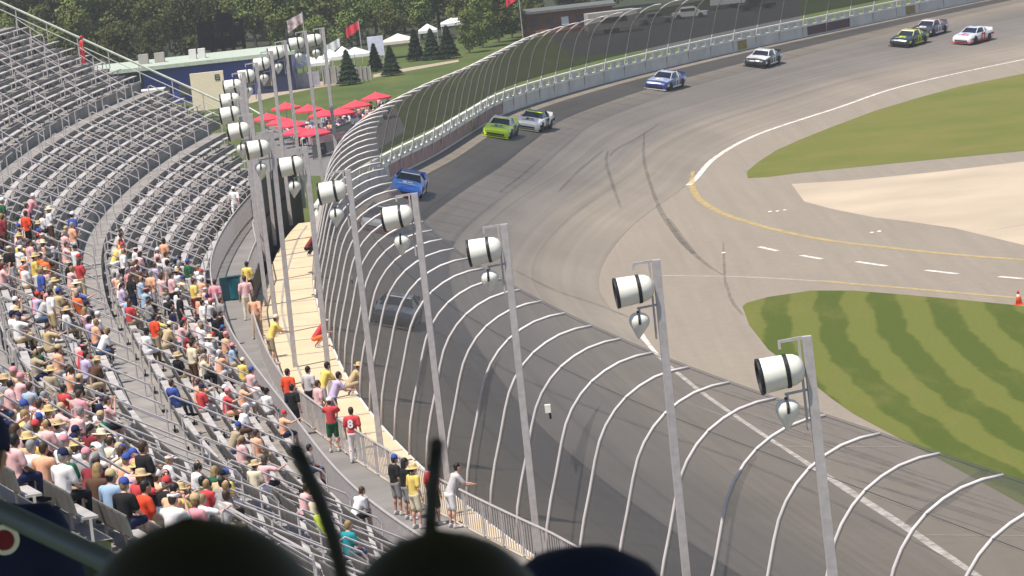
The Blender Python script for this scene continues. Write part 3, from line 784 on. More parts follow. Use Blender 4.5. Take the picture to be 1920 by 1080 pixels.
def link_mat(o, m): o.material_slots[0].link = 'OBJECT'; o.material_slots[0].material = m
def child(name, me, root, m, loc=(0, 0, 0), rot=None):
    o = bpy.data.objects.new(name, me); col.objects.link(o); o.parent = root; o.location = loc
    if rot: o.rotation_euler = rot
    link_mat(o, m); return o
USED = {}
def person(p, face, kind, shirt, legs, legc, head, headc, skin='pale', label=None, group=None, scale=1.0, hairc='brown', shoe='light grey'):
    P = POSES[kind]; o = bpy.data.objects.new('person', P['body']); col.objects.link(o); o.location = p; o.scale = (scale,) * 3
    o.rotation_euler = (0, 0, math.atan2(face.y, face.x) - PI / 2); link_mat(o, smt(skin))
    child('shirt', P['shirt'], o, cm(shirt)); child(legs, P[legs], o, cm(legc)); child('shoes', P['shoes'], o, cm(shoe))
    rz = random.uniform(-.5, .7)
    if head in ('short hair', 'long hair', 'ponytail'): child('hair', HEADW[head], o, hm(headc), P['head'], (0, 0, rz * .3))
    else:
        child('hair', HEADW['short hair'], o, hm(hairc), P['head'] - V((0, 0, .012)), (0, 0, 0)).scale = (.97, .97, .9)
        child({'cap': 'cap', 'brimmed hat': 'hat', 'visor': 'visor', 'headset': 'headset'}[head], HEADW[head], o, cm(headc), P['head'], (R(random.uniform(-8, 4)), 0, rz * .5))
    tag(o, label, 'person', group); return o
def hdesc(head, headc):
    return {'short hair': 'short %s hair', 'long hair': 'long %s hair', 'ponytail': 'a %s ponytail', 'cap': 'a %s cap', 'brimmed hat': 'a %s brimmed hat', 'visor': 'a %s visor', 'headset': 'a %s headset'}[head] % headc
def an(w): return ('an ' if w[0] in 'aeiou' else 'a ') + w
# ---- named people on the walkway and rail, by where their feet stand
RIGHT = V((.8, .6, 0))
walkers = [  # px, py, z, pose, facing, shirt, legs, legc, head, headc, skin, label
 (484, 634, 5.9, 'walk', (.2, 1), 'peach', 'trousers', 'khaki', 'long hair', 'brown', 'pale', 'walking person in a peach top and long khaki skirt beside the teal bin'),
 (467, 600, 5.9, 'stand', (-.2, 1), 'pale pink', 'trousers', 'cream', 'short hair', 'brown', 'pale', 'person in pale pink top walking just behind the one in khaki'),
 (470, 566, 5.9, 'stand_fold', (.6, 1), 'yellow', 'shorts', 'black', 'short hair', 'black', 'tan', 'person in a yellow shirt standing right of the teal bin'),
 (512, 684, 5.9, 'stand_rail', (1, .5), 'yellow', 'shorts', 'khaki', 'cap', 'cream', 'pale', 'lone person in yellow shirt and khaki shorts leaning on the walkway railing'),
 (548, 790, 5.9, 'stand', (.7, 1), 'orange-red', 'shorts', 'denim', 'short hair', 'black', 'pale', 'broad person in an orange-red shirt standing on the walkway, seen from behind'),
 (556, 818, 5.9, 'stand', (.5, 1), 'black', 'trousers', 'black', 'short hair', 'black', 'pale', 'person all in black standing in front of the orange-red shirt'),
 (586, 786, 5.9, 'stand', (.8, 1), 'light grey', 'shorts', 'black', 'short hair', 'black', 'pale', 'person in a light grey shirt and black shorts at the railing, left of yellow shirt'),
 (609, 782, 5.9, 'stand_rail', (1, .7), 'yellow', 'shorts', 'light grey', 'short hair', 'black', 'tan', 'person in a yellow shirt between grey and lavender shirts at the railing'),
 (629, 802, 5.9, 'stand_rail', (1, .5), 'lavender', 'shorts', 'denim', 'short hair', 'black', 'pale', 'person in a lavender shirt bending over the walkway railing'),
 (628, 848, 5.9, 'stand_watch', (.2, 1), 'red', 'shorts', 'dark green', 'cap', 'white', 'pale', 'person in red shirt and green shorts holding hands to the face'),
 (668, 868, 5.9, 'stand', (.3, 1), 'red', 'trousers', 'white', 'short hair', 'brown', 'tan', 'person in red shirt with a white numeral on the back and white trousers'),
 (604, 812, 5.9, 'stand', (1, .6), 'pale pink', 'shorts', 'grey', 'short hair', 'brown', 'pale', 'short person in pale pink behind the two red shirts on the walkway'),
 (748, 966, 5.9, 'stand', (1, .6), 'black', 'shorts', 'grey', 'cap', 'blue', 'tan', 'person in black with a bright blue cap near the bottom of the walkway'),
 (768, 975, 5.9, 'stand', (1, .4), 'black', 'shorts', 'grey', 'long hair', 'black', 'tan', 'person in black with long black hair right of the blue cap'),
 (784, 992, 5.9, 'stand', (1, .7), 'yellow', 'shorts', 'cream', 'brimmed hat', 'straw', 'pale', 'person in yellow shirt with straw hat left of the tall red shirt'),
 (818, 985, 5.9, 'stand', (.9, .8), 'red', 'shorts', 'black', 'short hair', 'brown', 'pale', 'tall person in a red shirt and black shorts at the bottom of the walkway'),
 (850, 990, 5.9, 'stand_rail', (1, .4), 'light grey', 'shorts', 'white', 'short hair', 'black', 'pale', 'person in grey shirt and white shorts, rightmost at the walkway railing'),
 (655, 742, 5.0, 'crouch', (1, .3), 'tan', 'shorts', 'khaki', 'brimmed hat', 'straw', 'pale', 'crouching person in a wide straw hat on the tan strip'),
 (592, 652, 5.0, 'crouch', (1, .2), 'red', 'shorts', 'orange', 'cap', 'white', 'pale', 'crouching person in red clothes alone on the tan strip'),
 (577, 480, 5.0, 'crouch', (1, .2), 'dark red', 'trousers', 'black', 'short hair', 'black', 'tan', 'small crouching person in dark red at the far tan strip'),
 (410, 604, 5.9, 'stand', (.3, 1), 'pink', 'shorts', 'denim', 'short hair', 'brown', 'pale', 'person in pink shirt standing left of the teal bin'),
 (444, 415, 5.9, 'walk', (.1, 1), 'white', 'trousers', 'white', 'cap', 'white', 'pale', 'person all in white alone on the empty far part of the walkway'),
]
for x, y, z, k, f, sh, lg, lc, hd, hc, sk_, lab in walkers:
    p = at(x, y, z); q = person(p, V((f[0], f[1], 0)), k, sh, lg, lc, hd, hc, sk_, lab, 'people standing along the walkway', random.uniform(1.03, 1.1) if z > 5.5 else 1.0)
    if 'numeral' in lab:
        tcv = bpy.data.curves.new('n', 'FONT'); tcv.body = '8'; tcv.size = .34; tcv.align_x = 'CENTER'; tcv.extrude = .004; tcv.offset = .012
        to = bpy.data.objects.new('n', tcv); col.objects.link(to); bpy.context.view_layer.update()
        me = bpy.data.meshes.new_from_object(to.evaluated_get(bpy.context.evaluated_depsgraph_get())); bpy.data.objects.remove(to)
        me.materials.clear(); me.materials.append(cm('white')); nb = bpy.data.objects.new('shirt_number', me); col.objects.link(nb); nb.parent = q; nb.location = (0, -.150, 1.12); nb.rotation_euler = (R(90), 0, 0)
# ---- people in the seats
SP = []
for s_ in SEATS:
    x, y = proj(s_[0] + V((0, 0, .3)))
    if -20 < x < 900 and 380 < y < 1130: SP.append((x, y, s_))
taken = set()
def take(x, y):
    best = None
    for i, (sx, sy, s_) in enumerate(SP):
        if i in taken: continue
        dd = (sx - x) ** 2 + (sy - y) ** 2
        if best is None or dd < best[0]: best = (dd, i)
    taken.add(best[1]); return SP[best[1]]
stand_people = [  # px,py of the hips, pose, shirt, legs, legc, head, headc, skin, label
 (256, 655, 'stand', 'orange-red', 'shorts', 'khaki', 'short hair', 'black', 'tan', 'standing spectator in an orange-red shirt and khaki shorts in the second block'),
 (238, 930, 'stand_fold', 'black', 'trousers', 'black', 'short hair', 'brown', 'tan', 'large standing spectator in a black shirt, seen from behind, lower left'),
 (335, 745, 'sit_back', 'blue', 'trousers', 'denim', 'short hair', 'brown', 'pale', 'seated spectator in a royal blue shirt with legs stretched out'),
 (350, 690, 'stand', 'cream', 'shorts', 'brown', 'short hair', 'black', 'pale', 'standing spectator in a cream shirt above the royal blue shirt'),
 (190, 610, 'sit_lean', 'white', 'shorts', 'black', 'cap', 'white', 'pale', 'seated spectator in white leaning forward, left of the orange-red shirt'),
 (62, 605, 'stand', 'white', 'shorts', 'tan', 'short hair', 'black', 'tan', 'broad standing spectator in white shirt near the left edge'),
 (85, 572, 'sit', 'red', 'shorts', 'brown', 'short hair', 'black', 'pale', 'spectator in bright red shirt above the broad white shirt'),
 (132, 448, 'stand', 'blue', 'trousers', 'navy', 'cap', 'white', 'pale', 'spectator in bright blue shirt with white cap at the top of the crowd'),
 (36, 446, 'stand', 'orange-red', 'trousers', 'black', 'short hair', 'brown', 'tan', 'standing spectator in orange-red at the upper left of the crowd'),
 (54, 415, 'stand_rail', 'pink', 'trousers', 'black', 'cap', 'white', 'pale', 'standing spectator in pink, topmost of the crowd at left'),
 (172, 505, 'stand', 'orange', 'shorts', 'grey', 'short hair', 'brown', 'pale', 'standing spectator in a plain orange shirt amid the dense crowd'),
 (226, 480, 'stand', 'peach', 'shorts', 'grey', 'short hair', 'brown', 'tan', 'standing spectator in a peach shirt at the top right of the crowd'),
 (155, 772, 'sit', 'pink', 'shorts', 'khaki', 'short hair', 'brown', 'pale', 'spectator in a hot pink shirt seated among rails at left'),
 (412, 775, 'sit_arm', 'red', 'shorts', 'peach', 'cap', 'pink', 'pale', 'spectator in red with a pink cap and bare legs stretched out'),
 (601, 992, 'sit', 'lime', 'shorts', 'grey', 'short hair', 'black', 'tan', 'spectator in a lime yellow shirt alone beside the black antenna'),
 (665, 955, 'sit_lean', 'white', 'shorts', 'black', 'short hair', 'brown', 'tan', 'spectator in white shirt leaning forward, right of the lime shirt'),
 (470, 690, 'sit', 'yellow', 'shorts', 'khaki', 'cap', 'cream', 'pale', 'spectator in yellow in the front row beside the walkway'),
 (478, 748, 'sit_back', 'white', 'trousers', 'white', 'short hair', 'grey', 'pale', 'spectator all in white in the lowest rows below the yellow shirt'),
 (408, 690, 'sit', 'white', 'shorts', 'light grey', 'cap', 'white', 'pale', 'spectator in white with white cap, right of the cream shirt'),
 (317, 632, 'sit_lean', 'tan', 'shorts', 'khaki', 'cap', 'cream', 'pale', 'spectator in tan shirt and cream cap right of the orange-red shirt'),
 (366, 610, 'stand', 'white', 'shorts', 'light grey', 'short hair', 'black', 'pale', 'standing spectator in white beside a dark grey shirt near the walkway'),
 (392, 608, 'stand', 'grey', 'trousers', 'black', 'short hair', 'brown', 'pale', 'standing spectator in dark grey just right of a white shirt'),
 (333, 592, 'stand', 'black', 'trousers', 'black', 'short hair', 'black', 'pale', 'standing spectator in black on the right of the crowd'),
 (355, 568, 'stand', 'yellow', 'shorts', 'dark red', 'short hair', 'brown', 'pale', 'spectator in yellow shirt standing behind the black shirt'),
 (168, 712, 'sit_lean', 'brown', 'shorts', 'tan', 'brimmed hat', 'tan', 'pale', 'spectator with a large tan brimmed hat and brown shirt'),
 (85, 738, 'sit', 'khaki', 'shorts', 'tan', 'brimmed hat', 'straw', 'pale', 'spectator with yellow straw hat and khaki shirt at left'),
 (50, 770, 'sit', 'light blue', 'shorts', 'white', 'short hair', 'brown', 'pale', 'spectator in a pale blue shirt low at the left edge'),
 (160, 870, 'sit_lean', 'white', 'trousers', 'navy', 'brimmed hat', 'cream', 'pale', 'spectator in white shirt and cream brimmed hat left of the black shirt'),
 (135, 870, 'sit', 'lavender', 'shorts', 'grey', 'cap', 'navy', 'pale', 'spectator in lavender shirt and navy cap beside a cream hat'),
 (80, 900, 'sit', 'peach', 'shorts', 'brown', 'short hair', 'brown', 'tan', 'spectator in peach shirt below the yellow hat at lower left'),
 (55, 868, 'sit', 'tan', 'shorts', 'brown', 'brimmed hat', 'straw', 'pale', 'spectator in tan shirt with a yellow straw hat at lower left'),
 (305, 940, 'sit', 'white', 'shorts', 'black', 'short hair', 'black', 'pale', 'spectator in a bright white shirt just above the dark heads'),
 (275, 965, 'sit', 'orange-red', 'shorts', 'tan', 'short hair', 'black', 'tan', 'spectator in orange-red right of the big black shirt'),
 (375, 950, 'sit', 'dark green', 'shorts', 'grey', 'short hair', 'black', 'tan', 'spectator in green shirt just above the foreground head'),
 (398, 940, 'sit_lean', 'tan', 'shorts', 'red', 'cap', 'black', 'pale', 'spectator in tan shirt, lowest of the crowd at the empty benches'),
 (498, 895, 'sit_arm', 'pale pink', 'shorts', 'black', 'long hair', 'brown', 'pale', 'spectator in pale pink reclining on the empty benches'),
 (485, 850, 'sit', 'peach', 'shorts', 'khaki', 'short hair', 'brown', 'tan', 'spectator in peach sitting alone on the empty benches'),
 (590, 862, 'sit', 'grey', 'shorts', 'denim', 'short hair', 'black', 'pale', 'spectator in grey beside the top of the leaning antenna'),
 (655, 1030, 'sit', 'teal', 'shorts', 'denim', 'short hair', 'fair', 'pale', 'spectator in teal right of the leaning antenna'),
]
def facing(s_): 
    f = (-s_[2]) * 1.0 + s_[1] * random.uniform(.1, .9); return V((f.x, f.y, 0)).normalized()
def seat_person(s_, k, sh, lg, lc, hd, hc, sk_, lab):
    pt, t, n, r, i, z = s_; N_ = V((n.x, n.y, 0)); T_ = V((t.x, t.y, 0))
    fc = facing(s_)
    if k.startswith('sit'): p = V((pt.x, pt.y, z)) - fc * .02; sc_ = random.uniform(.93, 1.02); p.z = z + .43 - .38 * sc_; p.z = max(p.z, z - .0)
    else: p = V((pt.x, pt.y, z)) - N_ * .38; sc_ = random.uniform(.95, 1.05)
    return person(p, fc, k, sh, lg, lc, hd, hc, sk_, lab, 'spectators in the stand', sc_, hairc=random.choice(['brown', 'black', 'fair', 'grey']), shoe=random.choice(['white', 'light grey', 'black', 'brown']))
for x, y, *rest in stand_people: seat_person(take(x, y)[2], *rest)
def inpoly(x, y, P):
    c = False
    for (x0, y0), (x1, y1) in zip(P, P[1:] + P[:1]):
        if (y0 > y) != (y1 > y) and x < (x1 - x0) * (y - y0) / (y1 - y0) + x0: c = not c
    return c
ZONES = [([(-20, 400), (60, 412), (130, 440), (200, 462), (250, 478), (330, 498), (395, 520), (430, 560), (440, 620), (330, 600), (255, 580), (130, 560), (-20, 560)], .70),
         ([(-20, 560), (130, 560), (255, 580), (330, 600), (440, 620), (440, 700), (330, 680), (230, 640), (150, 660), (190, 760), (-20, 790)], .34),
         ([(-20, 790), (190, 760), (215, 830), (250, 880), (330, 900), (430, 930), (440, 985), (250, 1000), (100, 990), (-20, 960)], .70),
         ([(330, 680), (480, 720), (560, 810), (480, 830), (380, 790)], .10), ([(420, 830), (560, 850), (760, 1000), (700, 1075), (560, 1000), (440, 930)], .045)]
cand = []
for i, (x, y, s_) in enumerate(SP):
    for zi, (P, pr) in enumerate(ZONES):
        if inpoly(x, y, P):
            if random.random() < pr * (.62 if zi < 1 else 1): cand.append((i, zi))
            break
random.shuffle(cand)
occ = set((SP[i][2][3], round(SP[i][2][4] * 2)) for i in taken)
SH = ['white'] * 10 + ['pale pink'] * 6 + ['peach'] * 5 + ['cream'] * 3 + ['pink', 'red', 'red', 'orange', 'light blue', 'lavender', 'black', 'black', 'navy', 'grey', 'grey', 'light grey', 'light grey', 'yellow', 'brown', 'khaki', 'dark green', 'dark red', 'blue', 'tan']
n_p = 0
def zone_word(x, y):
    v = 'upper crowd' if y < 500 else 'middle crowd' if y < 620 else 'sparse rows' if y < 790 else 'lower crowd'
    h = 'far left' if x < 90 else 'left part' if x < 200 else 'walkway side' if x > 330 else 'right part'
    return v, h
for i, zi in cand:
    if n_p >= 238: break
    s_ = SP[i][2]; key = (s_[3], round(s_[4] * 2))
    if key in occ or (key[0], key[1] + 1) in occ and random.random() < .6: continue
    occ.add(key); x, y = SP[i][0], SP[i][1]
    v, h = zone_word(x, y)
    for tr in range(200):
        sh = random.choice(SH); lg = random.choice(['shorts', 'shorts', 'trousers']); lc = random.choice(['khaki', 'denim', 'grey', 'black', 'tan', 'light grey', 'white', 'navy', 'brown'])
        hd = random.choice(['short hair'] * 4 + ['long hair', 'ponytail'] + ['cap'] * 4 + ['brimmed hat', 'visor', 'headset'])
        hc = random.choice(['black', 'brown', 'brown', 'fair', 'grey']) if 'hair' in hd or hd == 'ponytail' else {'cap': random.choice(['white', 'red', 'black', 'navy', 'tan', 'pink', 'blue']), 'brimmed hat': random.choice(['straw', 'cream', 'tan']), 'visor': random.choice(['white', 'pink']), 'headset': 'black'}[hd]
        kd = random.choice(['sit'] * 4 + ['sit_lean', 'sit_back', 'sit_watch', 'sit_arm'] + (['stand', 'stand_fold'] * (2 if zi == 0 else 0)))
        lab = ('standing' if kd[:3] == 'sta' else 'seated') + ' spectator, ' + sh + ' top, ' + hdesc(hd, hc).replace('a ', '', 1) + ', ' + lc + ' ' + lg + ', ' + v + ' ' + h
        if len(lab.split()) > 16: lab = lab.replace(' spectator', ' fan')
        if len(lab.split()) <= 16 and lab not in USED: break
    USED[lab] = 1; n_p += 1
    seat_person(s_, kd, sh, lg, lc, hd, hc, random.choice(['pale', 'pale', 'pale', 'tan', 'tan', 'dark']), lab)
print('people', n_p, len(cand))
# lone person in the top corner of the stand
j = min(range(len(SP)), key=lambda i: 0) 
best = min(SEATS, key=lambda s: (proj(s[0])[0] - 142) ** 2 + (proj(s[0])[1] - 100) ** 2)
seat_person(best, 'stand', 'red', 'trousers', 'red', 'cap', 'red', 'pale', 'lone person all in red high at the far end of the empty stand')
# ------------------------------------------------------------------ race cars
M_glass = mat('car_glass', (.015, .017, .02), .08, var=0, spec=.8); M_tyre = mat('tyre', (.015, .015, .015), .8, var=.1); M_rim = mat('rim', (.25, .2, .08), .4, .5)
def paint(n, c): return mat('paint_' + n, c, .28, 0, var=.04, coat=.6, spec=.5)
def car_meshes():
    S = [(2.46, .70, .20, .50), (2.38, .86, .14, .60), (2.1, .94, .13, .69), (1.6, .97, .14, .76), (1.0, .975, .15, .82), (.75, .975, .15, .86), (0, .955, .15, .90), (-.8, .965, .15, .92), (-1.5, .985, .15, .94), (-2.1, .97, .17, .95), (-2.42, .90, .22, .93), (-2.47, .84, .30, .90)]
    def sec(x, w, zb, zt): return [V((x, -w * .90, zb)), V((x, -w, zb + (zt - zb) * .35)), V((x, -w * .985, zb + (zt - zb) * .75)), V((x, -w * .90, zt - .015)), V((x, -w * .55, zt + .02)), V((x, 0, zt + .035)), V((x, w * .55, zt + .02)), V((x, w * .90, zt - .015)), V((x, w * .985, zb + (zt - zb) * .75)), V((x, w, zb + (zt - zb) * .35)), V((x, w * .90, zb))]
    secs = [sec(*s) for s in S]; out = {}
    b = MB(); b.grid([list(reversed(r)) for r in secs]); n = len(secs[0]); b.add(secs[0], [tuple(range(n))]); b.add(secs[-1], [tuple(reversed(range(n)))]); out['body'] = b
    def lift(r, a, c, e=.006): return [p + V((0, 0, e)) for p in r[a:c]]
    b = MB(); b.grid([list(reversed(lift(sec(*s), 3, 8, .008))) for s in S[2:6]]); out['hood'] = b
    b = MB(); f = [[p + V((.012, 0, 0)) for p in sec(2.462, .72, .30, .50)], [p + V((.012, 0, 0)) for p in sec(2.43, .80, .30, .54)]]
    b.add([V((2.478, y, z)) for y, z in ((-.62, .24), (.62, .24), (.60, .36), (-.60, .36))], [(0, 1, 2, 3)]); out['grille'] = b
    b = MB(); b.box((2.42, 0, .10), (.28, 1.84, .05)); out['splitter'] = b
    # greenhouse
    def g(x, w, z): return x, w, z
    cowl, rf, rb, dk = (.92, .72, .86), (.22, .57, 1.25), (-.85, .56, 1.26), (-1.72, .66, .95)
    P = {}
    for k, (x, w, z) in dict(c=cowl, f=rf, r=rb, d=dk).items(): P[k, -1] = V((x, -w, z)); P[k, 1] = V((x, w, z))
    b = MB(); m1 = V((-.3, 0, 1.29))
    b.add([P['f', -1], P['f', 1], P['r', 1], P['r', -1], m1 + V((.35, 0, 0)), m1 - V((.4, 0, .01))], [(0, 1, 4), (1, 2, 5, 4), (2, 3, 5), (3, 0, 4, 5)])
    out['roof'] = b
    b = MB()
    for s in (-1, 1):
        lo = [V((.95, .80 * s, .84)), V((-.2, .86 * s, .88)), V((-1.75, .80 * s, .92))]
        q = [lo[0], P['c', s], P['f', s], P['r', s], P['d', s], lo[2], lo[1]]
        b.tube([P['c', s], P['f', s], P['r', s], P['d', s]], .035, 6); b.beam(lo[1] + V((-.35, 0, -.02)), P['r', s] + V((.1, 0, 0)), .06, .16)
        b.add([P['r', s], P['d', s], lo[2], V((-1.1, .84 * s, .9))], [(0, 1, 2, 3) if s < 0 else (3, 2, 1, 0)])
    out['pillars'] = b
    b = MB(); b.add([P['c', -1], P['c', 1], P['f', 1], P['f', -1]], [(0, 1, 2, 3)]); out['windshield'] = b
    b = MB(); b.add([P['r', -1], P['r', 1], P['d', 1], P['d', -1]], [(0, 1, 2, 3)]); out['rear_window'] = b
    for s, nm in ((-1, 'side_window'), (1, 'side_window2')):
        b = MB(); q = [V((.9, .775 * s, .85)), P['f', s], P['r', s], V((-1.1, .83 * s, .9)), V((-.2, .85 * s, .885))]
        b.add(q, [(0, 1, 2, 3, 4) if s > 0 else (4, 3, 2, 1, 0)]); out[nm] = b
    b = MB(); b.beam((-2.44, -.75, 1.02), (-2.44, .75, 1.02), .02, .17); out['spoiler'] = b
    return out
CM = {k: v.mesh('car_' + k, M_tyre) for k, v in car_meshes().items()}
b = MB(); b.lathe([(.20, -.13), (.33, -.13), (.355, -.09), (.355, .09), (.33, .13), (.20, .13)], 20, Matrix.Rotation(PI / 2, 4, 'X')); CM['tyre'] = b.mesh('tyre', M_tyre, False)
b = MB(); b.lathe([(.05, -.10), (.19, -.12), (.21, -.135), (.21, .135), (.19, .12), (.05, .10)], 14, Matrix.Rotation(PI / 2, 4, 'X')); CM['rim'] = b.mesh('rim', M_rim, False)
b = MB()
for x0, x1, y0, y1 in ((1.25, 1.75, -.28, -.05), (1.35, 1.65, .02, .30), (1.9, 2.02, -.5, .5)): b.add([V((x0, y0, .868 - .09 * (x0 - 1))), V((x1, y0, .868 - .09 * (x1 - 1))), V((x1, y1, .868 - .09 * (x1 - 1))), V((x0, y1, .868 - .09 * (x0 - 1)))], [(0, 1, 2, 3)])
CM['decal'] = b.mesh('decal', M_white); b = MB()
for s in (-1, 1): b.box((-.1, .975 * s, .24), (2.0, .03, .13)); b.box((1.95, .955 * s, .42), (.35, .03, .16)); b.box((-1.95, .985 * s, .66), (.6, .03, .18))
CM['stripe'] = b.mesh('stripe', M_white); b = MB(); b.add([V((.36, -.59, 1.20)), V((.36, .59, 1.20)), V((.255, .575, 1.25)), V((.255, -.575, 1.25))], [(0, 1, 2, 3)]); CM['banner'] = b.mesh('banner', M_white)
b = MB(); b.ellip((0, 0, 0), (.05, .14, .05), 10, 6); CM['headlight'] = b.mesh('headlight', M_white, True)
b = MB()
for q in ((-.28, 0), (.28, 0)): b.box((q[0], 0, 0), (.18, .62, .004))
b.box((0, .22, 0), (.38, .16, .004)); CM['door_number'] = b.mesh('door_number', M_white)
def race_car(px, py, label, body, hood, roof, nose, splitter, num='white', yaw=0, hd_=None):
    hd_ = cm(num)
    p, i, v = on_track(px, py)
    if i is None: print('car off track', px, py); i = min(range(len(pairs)), key=lambda q: (pairs[q][1] - V((p.x, p.y))).length); v = 1.0
    a, bb, z, n, t = pairs[i]
    T3 = V((-math.sin(R(yaw)), -math.cos(R(yaw)), 0)); Nrm = V((n.x, n.y, 0)); slope = z / (a - bb).length; up = V((-n.x * slope * .85, -n.y * slope * .85, 1)).normalized()
    if v > .93: up = V((0, 0, 1))
    T3 = (T3 - up * T3.dot(up)).normalized(); L3 = up.cross(T3)
    o = empty('race_car'); M4 = Matrix(((T3.x, L3.x, up.x, p.x), (T3.y, L3.y, up.y, p.y), (T3.z, L3.z, up.z, p.z + .01), (0, 0, 0, 1))); o.matrix_world = M4
    tag(o, label, 'race car', 'race cars on the track')
    def ch(name, key, m, parent=o, loc=(0, 0, 0), rot=(0, 0, 0)):
        c = bpy.data.objects.new(name, CM[key]); col.objects.link(c); c.parent = parent; c.location = loc; c.rotation_euler = rot; link_mat(c, m); return c
    bd = ch('body', 'body', body); ch('hood', 'hood', hood, bd); ch('grille', 'grille', M_black, bd); ch('roof', 'roof', roof); ch('pillars', 'pillars', roof)
    ch('splitter', 'splitter', splitter); ch('windshield', 'windshield', M_glass); ch('rear_window', 'rear_window', M_glass); ch('side_window', 'side_window', M_glass); ch('side_window', 'side_window2', M_glass); ch('spoiler', 'spoiler', body)
    for sx, sy in ((1.42, .86), (1.42, -.86), (-1.38, .87), (-1.38, -.87)):
        w = empty('wheel'); w.parent = o; w.location = (sx, sy, .35); ch('tyre', 'tyre', M_tyre, w); ch('rim', 'rim', M_rim, w)
    if hd_: ch('hood_decal', 'decal', hd_, bd)
    ch('side_stripe', 'stripe', cm(num)); ch('windshield_banner', 'banner', nose)
    for s in (-1, 1): ch('headlight', 'headlight', cm('light grey') if nose is None else nose, o, (2.36, .60 * s, .52), (0, 0, R(-18 * s)))
    for s in (-1, 1): ch('door_number', 'door_number', cm(num), o, (-.1, .985 * s, .56), (R(90), 0, 0)) if num else None
    return o
Pt = lambda n, c: paint(n, c)
blue, lime_, wht, drk = Pt('blue', (.04, .20, .75)), Pt('lime', (.50, .72, .02)), Pt('white', (.74, .73, .72)), Pt('dark', (.03, .035, .04))
red, navy, grey_, green, sky_ = Pt('red', (.55, .03, .05)), Pt('navy', (.03, .05, .22)), Pt('grey', (.22, .22, .23)), Pt('green', (.03, .13, .06)), Pt('sky', (.25, .50, .72))
race_car(764, 362, 'bright blue race car beside the wall bend, front on', blue, Pt('blue2', (.10, .30, .80)), navy, wht, red, 'white', 4)
race_car(712, 428, 'white and dark race car half hidden behind the fence posts', wht, drk, drk, wht, red, 'red', 4)
race_car(742, 606, 'dark grey race car seen through the fence, nearest of all cars', drk, grey_, drk, wht, grey_, 'grey', 5)
race_car(938, 254, 'lime yellow race car with pale blue strip under its windshield', lime_, lime_, wht, lime_, lime_, 'blue', 9)
race_car(1000, 241, 'white race car right behind the lime yellow one', wht, wht, drk, lime_, Pt('pale', (.6, .65, .4)), 'black', 14)
race_car(1247, 164, 'navy and white race car driving alone in the middle distance', navy, Pt('haze', (.36, .42, .62)), wht, navy, wht, 'white', 22)
race_car(1430, 121, 'black race car with a white hood, left of the far group', drk, wht, wht, wht, drk, 'white', 22)
race_car(1704, 83, 'black race car with yellow roof, front of the far group', Pt('bottle', (.02, .035, .025)), drk, Pt('yel', (.62, .62, .04)), wht, drk, 'lime', 28)
race_car(1742, 64, 'dark race car with pale pink roof at the back of the far group', Pt('plum', (.10, .07, .09)), drk, Pt('rose', (.62, .45, .48)), wht, drk, 'white', 28)
race_car(1824, 78, 'white race car with red splitter, farthest right', wht, Pt('ice', (.60, .66, .78)), wht, navy, red, 'red', 32)

# ------------------------------------------------------------------ bin, cone
def lbl(o, l, c, g=None): return tag(o, l, c, g)
o = empty('trash_bin', at(442, 562, 5.9), R(10)); lbl(o, 'teal bin with a dark frame standing at the walkway edge', 'bin')
m_teal = mat('teal_plastic', (.015, .20, .26), .5)
b = MB(); b.lathe([(.25, .06), (.27, .1), (.29, .95), (.31, .98)], 20); b.build('bin_body', m_teal, o, smooth=True)
b = MB(); b.beam((-.33, -.1, 0), (-.33, -.1, 1.06), .05, .62, V((1, 0, 0))); b.beam((-.34, -.1, 1.05), (.32, -.1, 1.05), .5, .05); b.build('frame', mat('dark_teal', (.01, .05, .07), .5), o)
b = MB(); b.lathe([(.30, .98), (.29, 1.02), (.12, 1.04), (.05, 1.04)], 20); b.build('rim', M_black, o)
o = empty('traffic_cone', at(1911, 571, 0)); lbl(o, 'orange traffic cone with pale collar at the grass edge, far right', 'traffic cone')
m_or = mat('cone_orange', (.75, .10, .03), .5)
b = MB(); b.lathe([(.17, .04), (.11, .38), (.10, .40)], 16); b.lathe([(.075, .52), (.03, .72), (.012, .73)], 16); b.build('cone', m_or, o, smooth=True)
b = MB(); b.lathe([(.101, .40), (.075, .52)], 16); b.build('collar', M_white, o); b = MB(); b.box((0, 0, .02), (.42, .42, .04)); b.build('base', m_or, o)
# small camera box on one fence post
for x, y, D in ((1027, 766, 117), (657, 519, 176)):
    p = at_y(x, y, D); o = empty('fence_box', p); lbl(o, 'small white box clamped on a curved fence post, %s' % ('lower one' if D < 150 else 'upper left one'), 'camera box')
    b = MB(); b.box((0, 0, 0), (.16, .2, .22)); b.build('housing', M_white, o); b = MB(); b.box((.05, 0, -.2), (.06, .08, .18)); b.build('clamp', M_black, o)

# ------------------------------------------------------------------ umbrellas and terrace
pv = MB(); c4 = [at(x, y, -2) for x, y in ((468, 262), (520, 228), (640, 222), (742, 200), (760, 245), (640, 330), (500, 330))]
pv.poly([(p.x, p.y) for p in c4], -1.99); tag(pv.build('terrace_paving', mat('terrace_paving', (.16, .15, .14), .8, var=.2)), kind='structure')
M_red = mat('red_canvas', (.74, .05, .08), .7, var=.06, scale=1)
b = MB(); rr = []
nn = 8
top = V((0, 0, 2.62))
vs = [top]
for k in range(nn * 2):
    a = 2 * PI * k / (nn * 2); q = 1.0 if k % 2 == 0 else .95; vs.append(V((1.15 * q * math.cos(a), 1.15 * q * math.sin(a), 2.08)))
for k in range(nn * 2):
    a = 2 * PI * k / (nn * 2); q = 1.0 if k % 2 == 0 else .95; vs.append(V((1.15 * q * math.cos(a), 1.15 * q * math.sin(a), 1.93)))
N2 = nn * 2
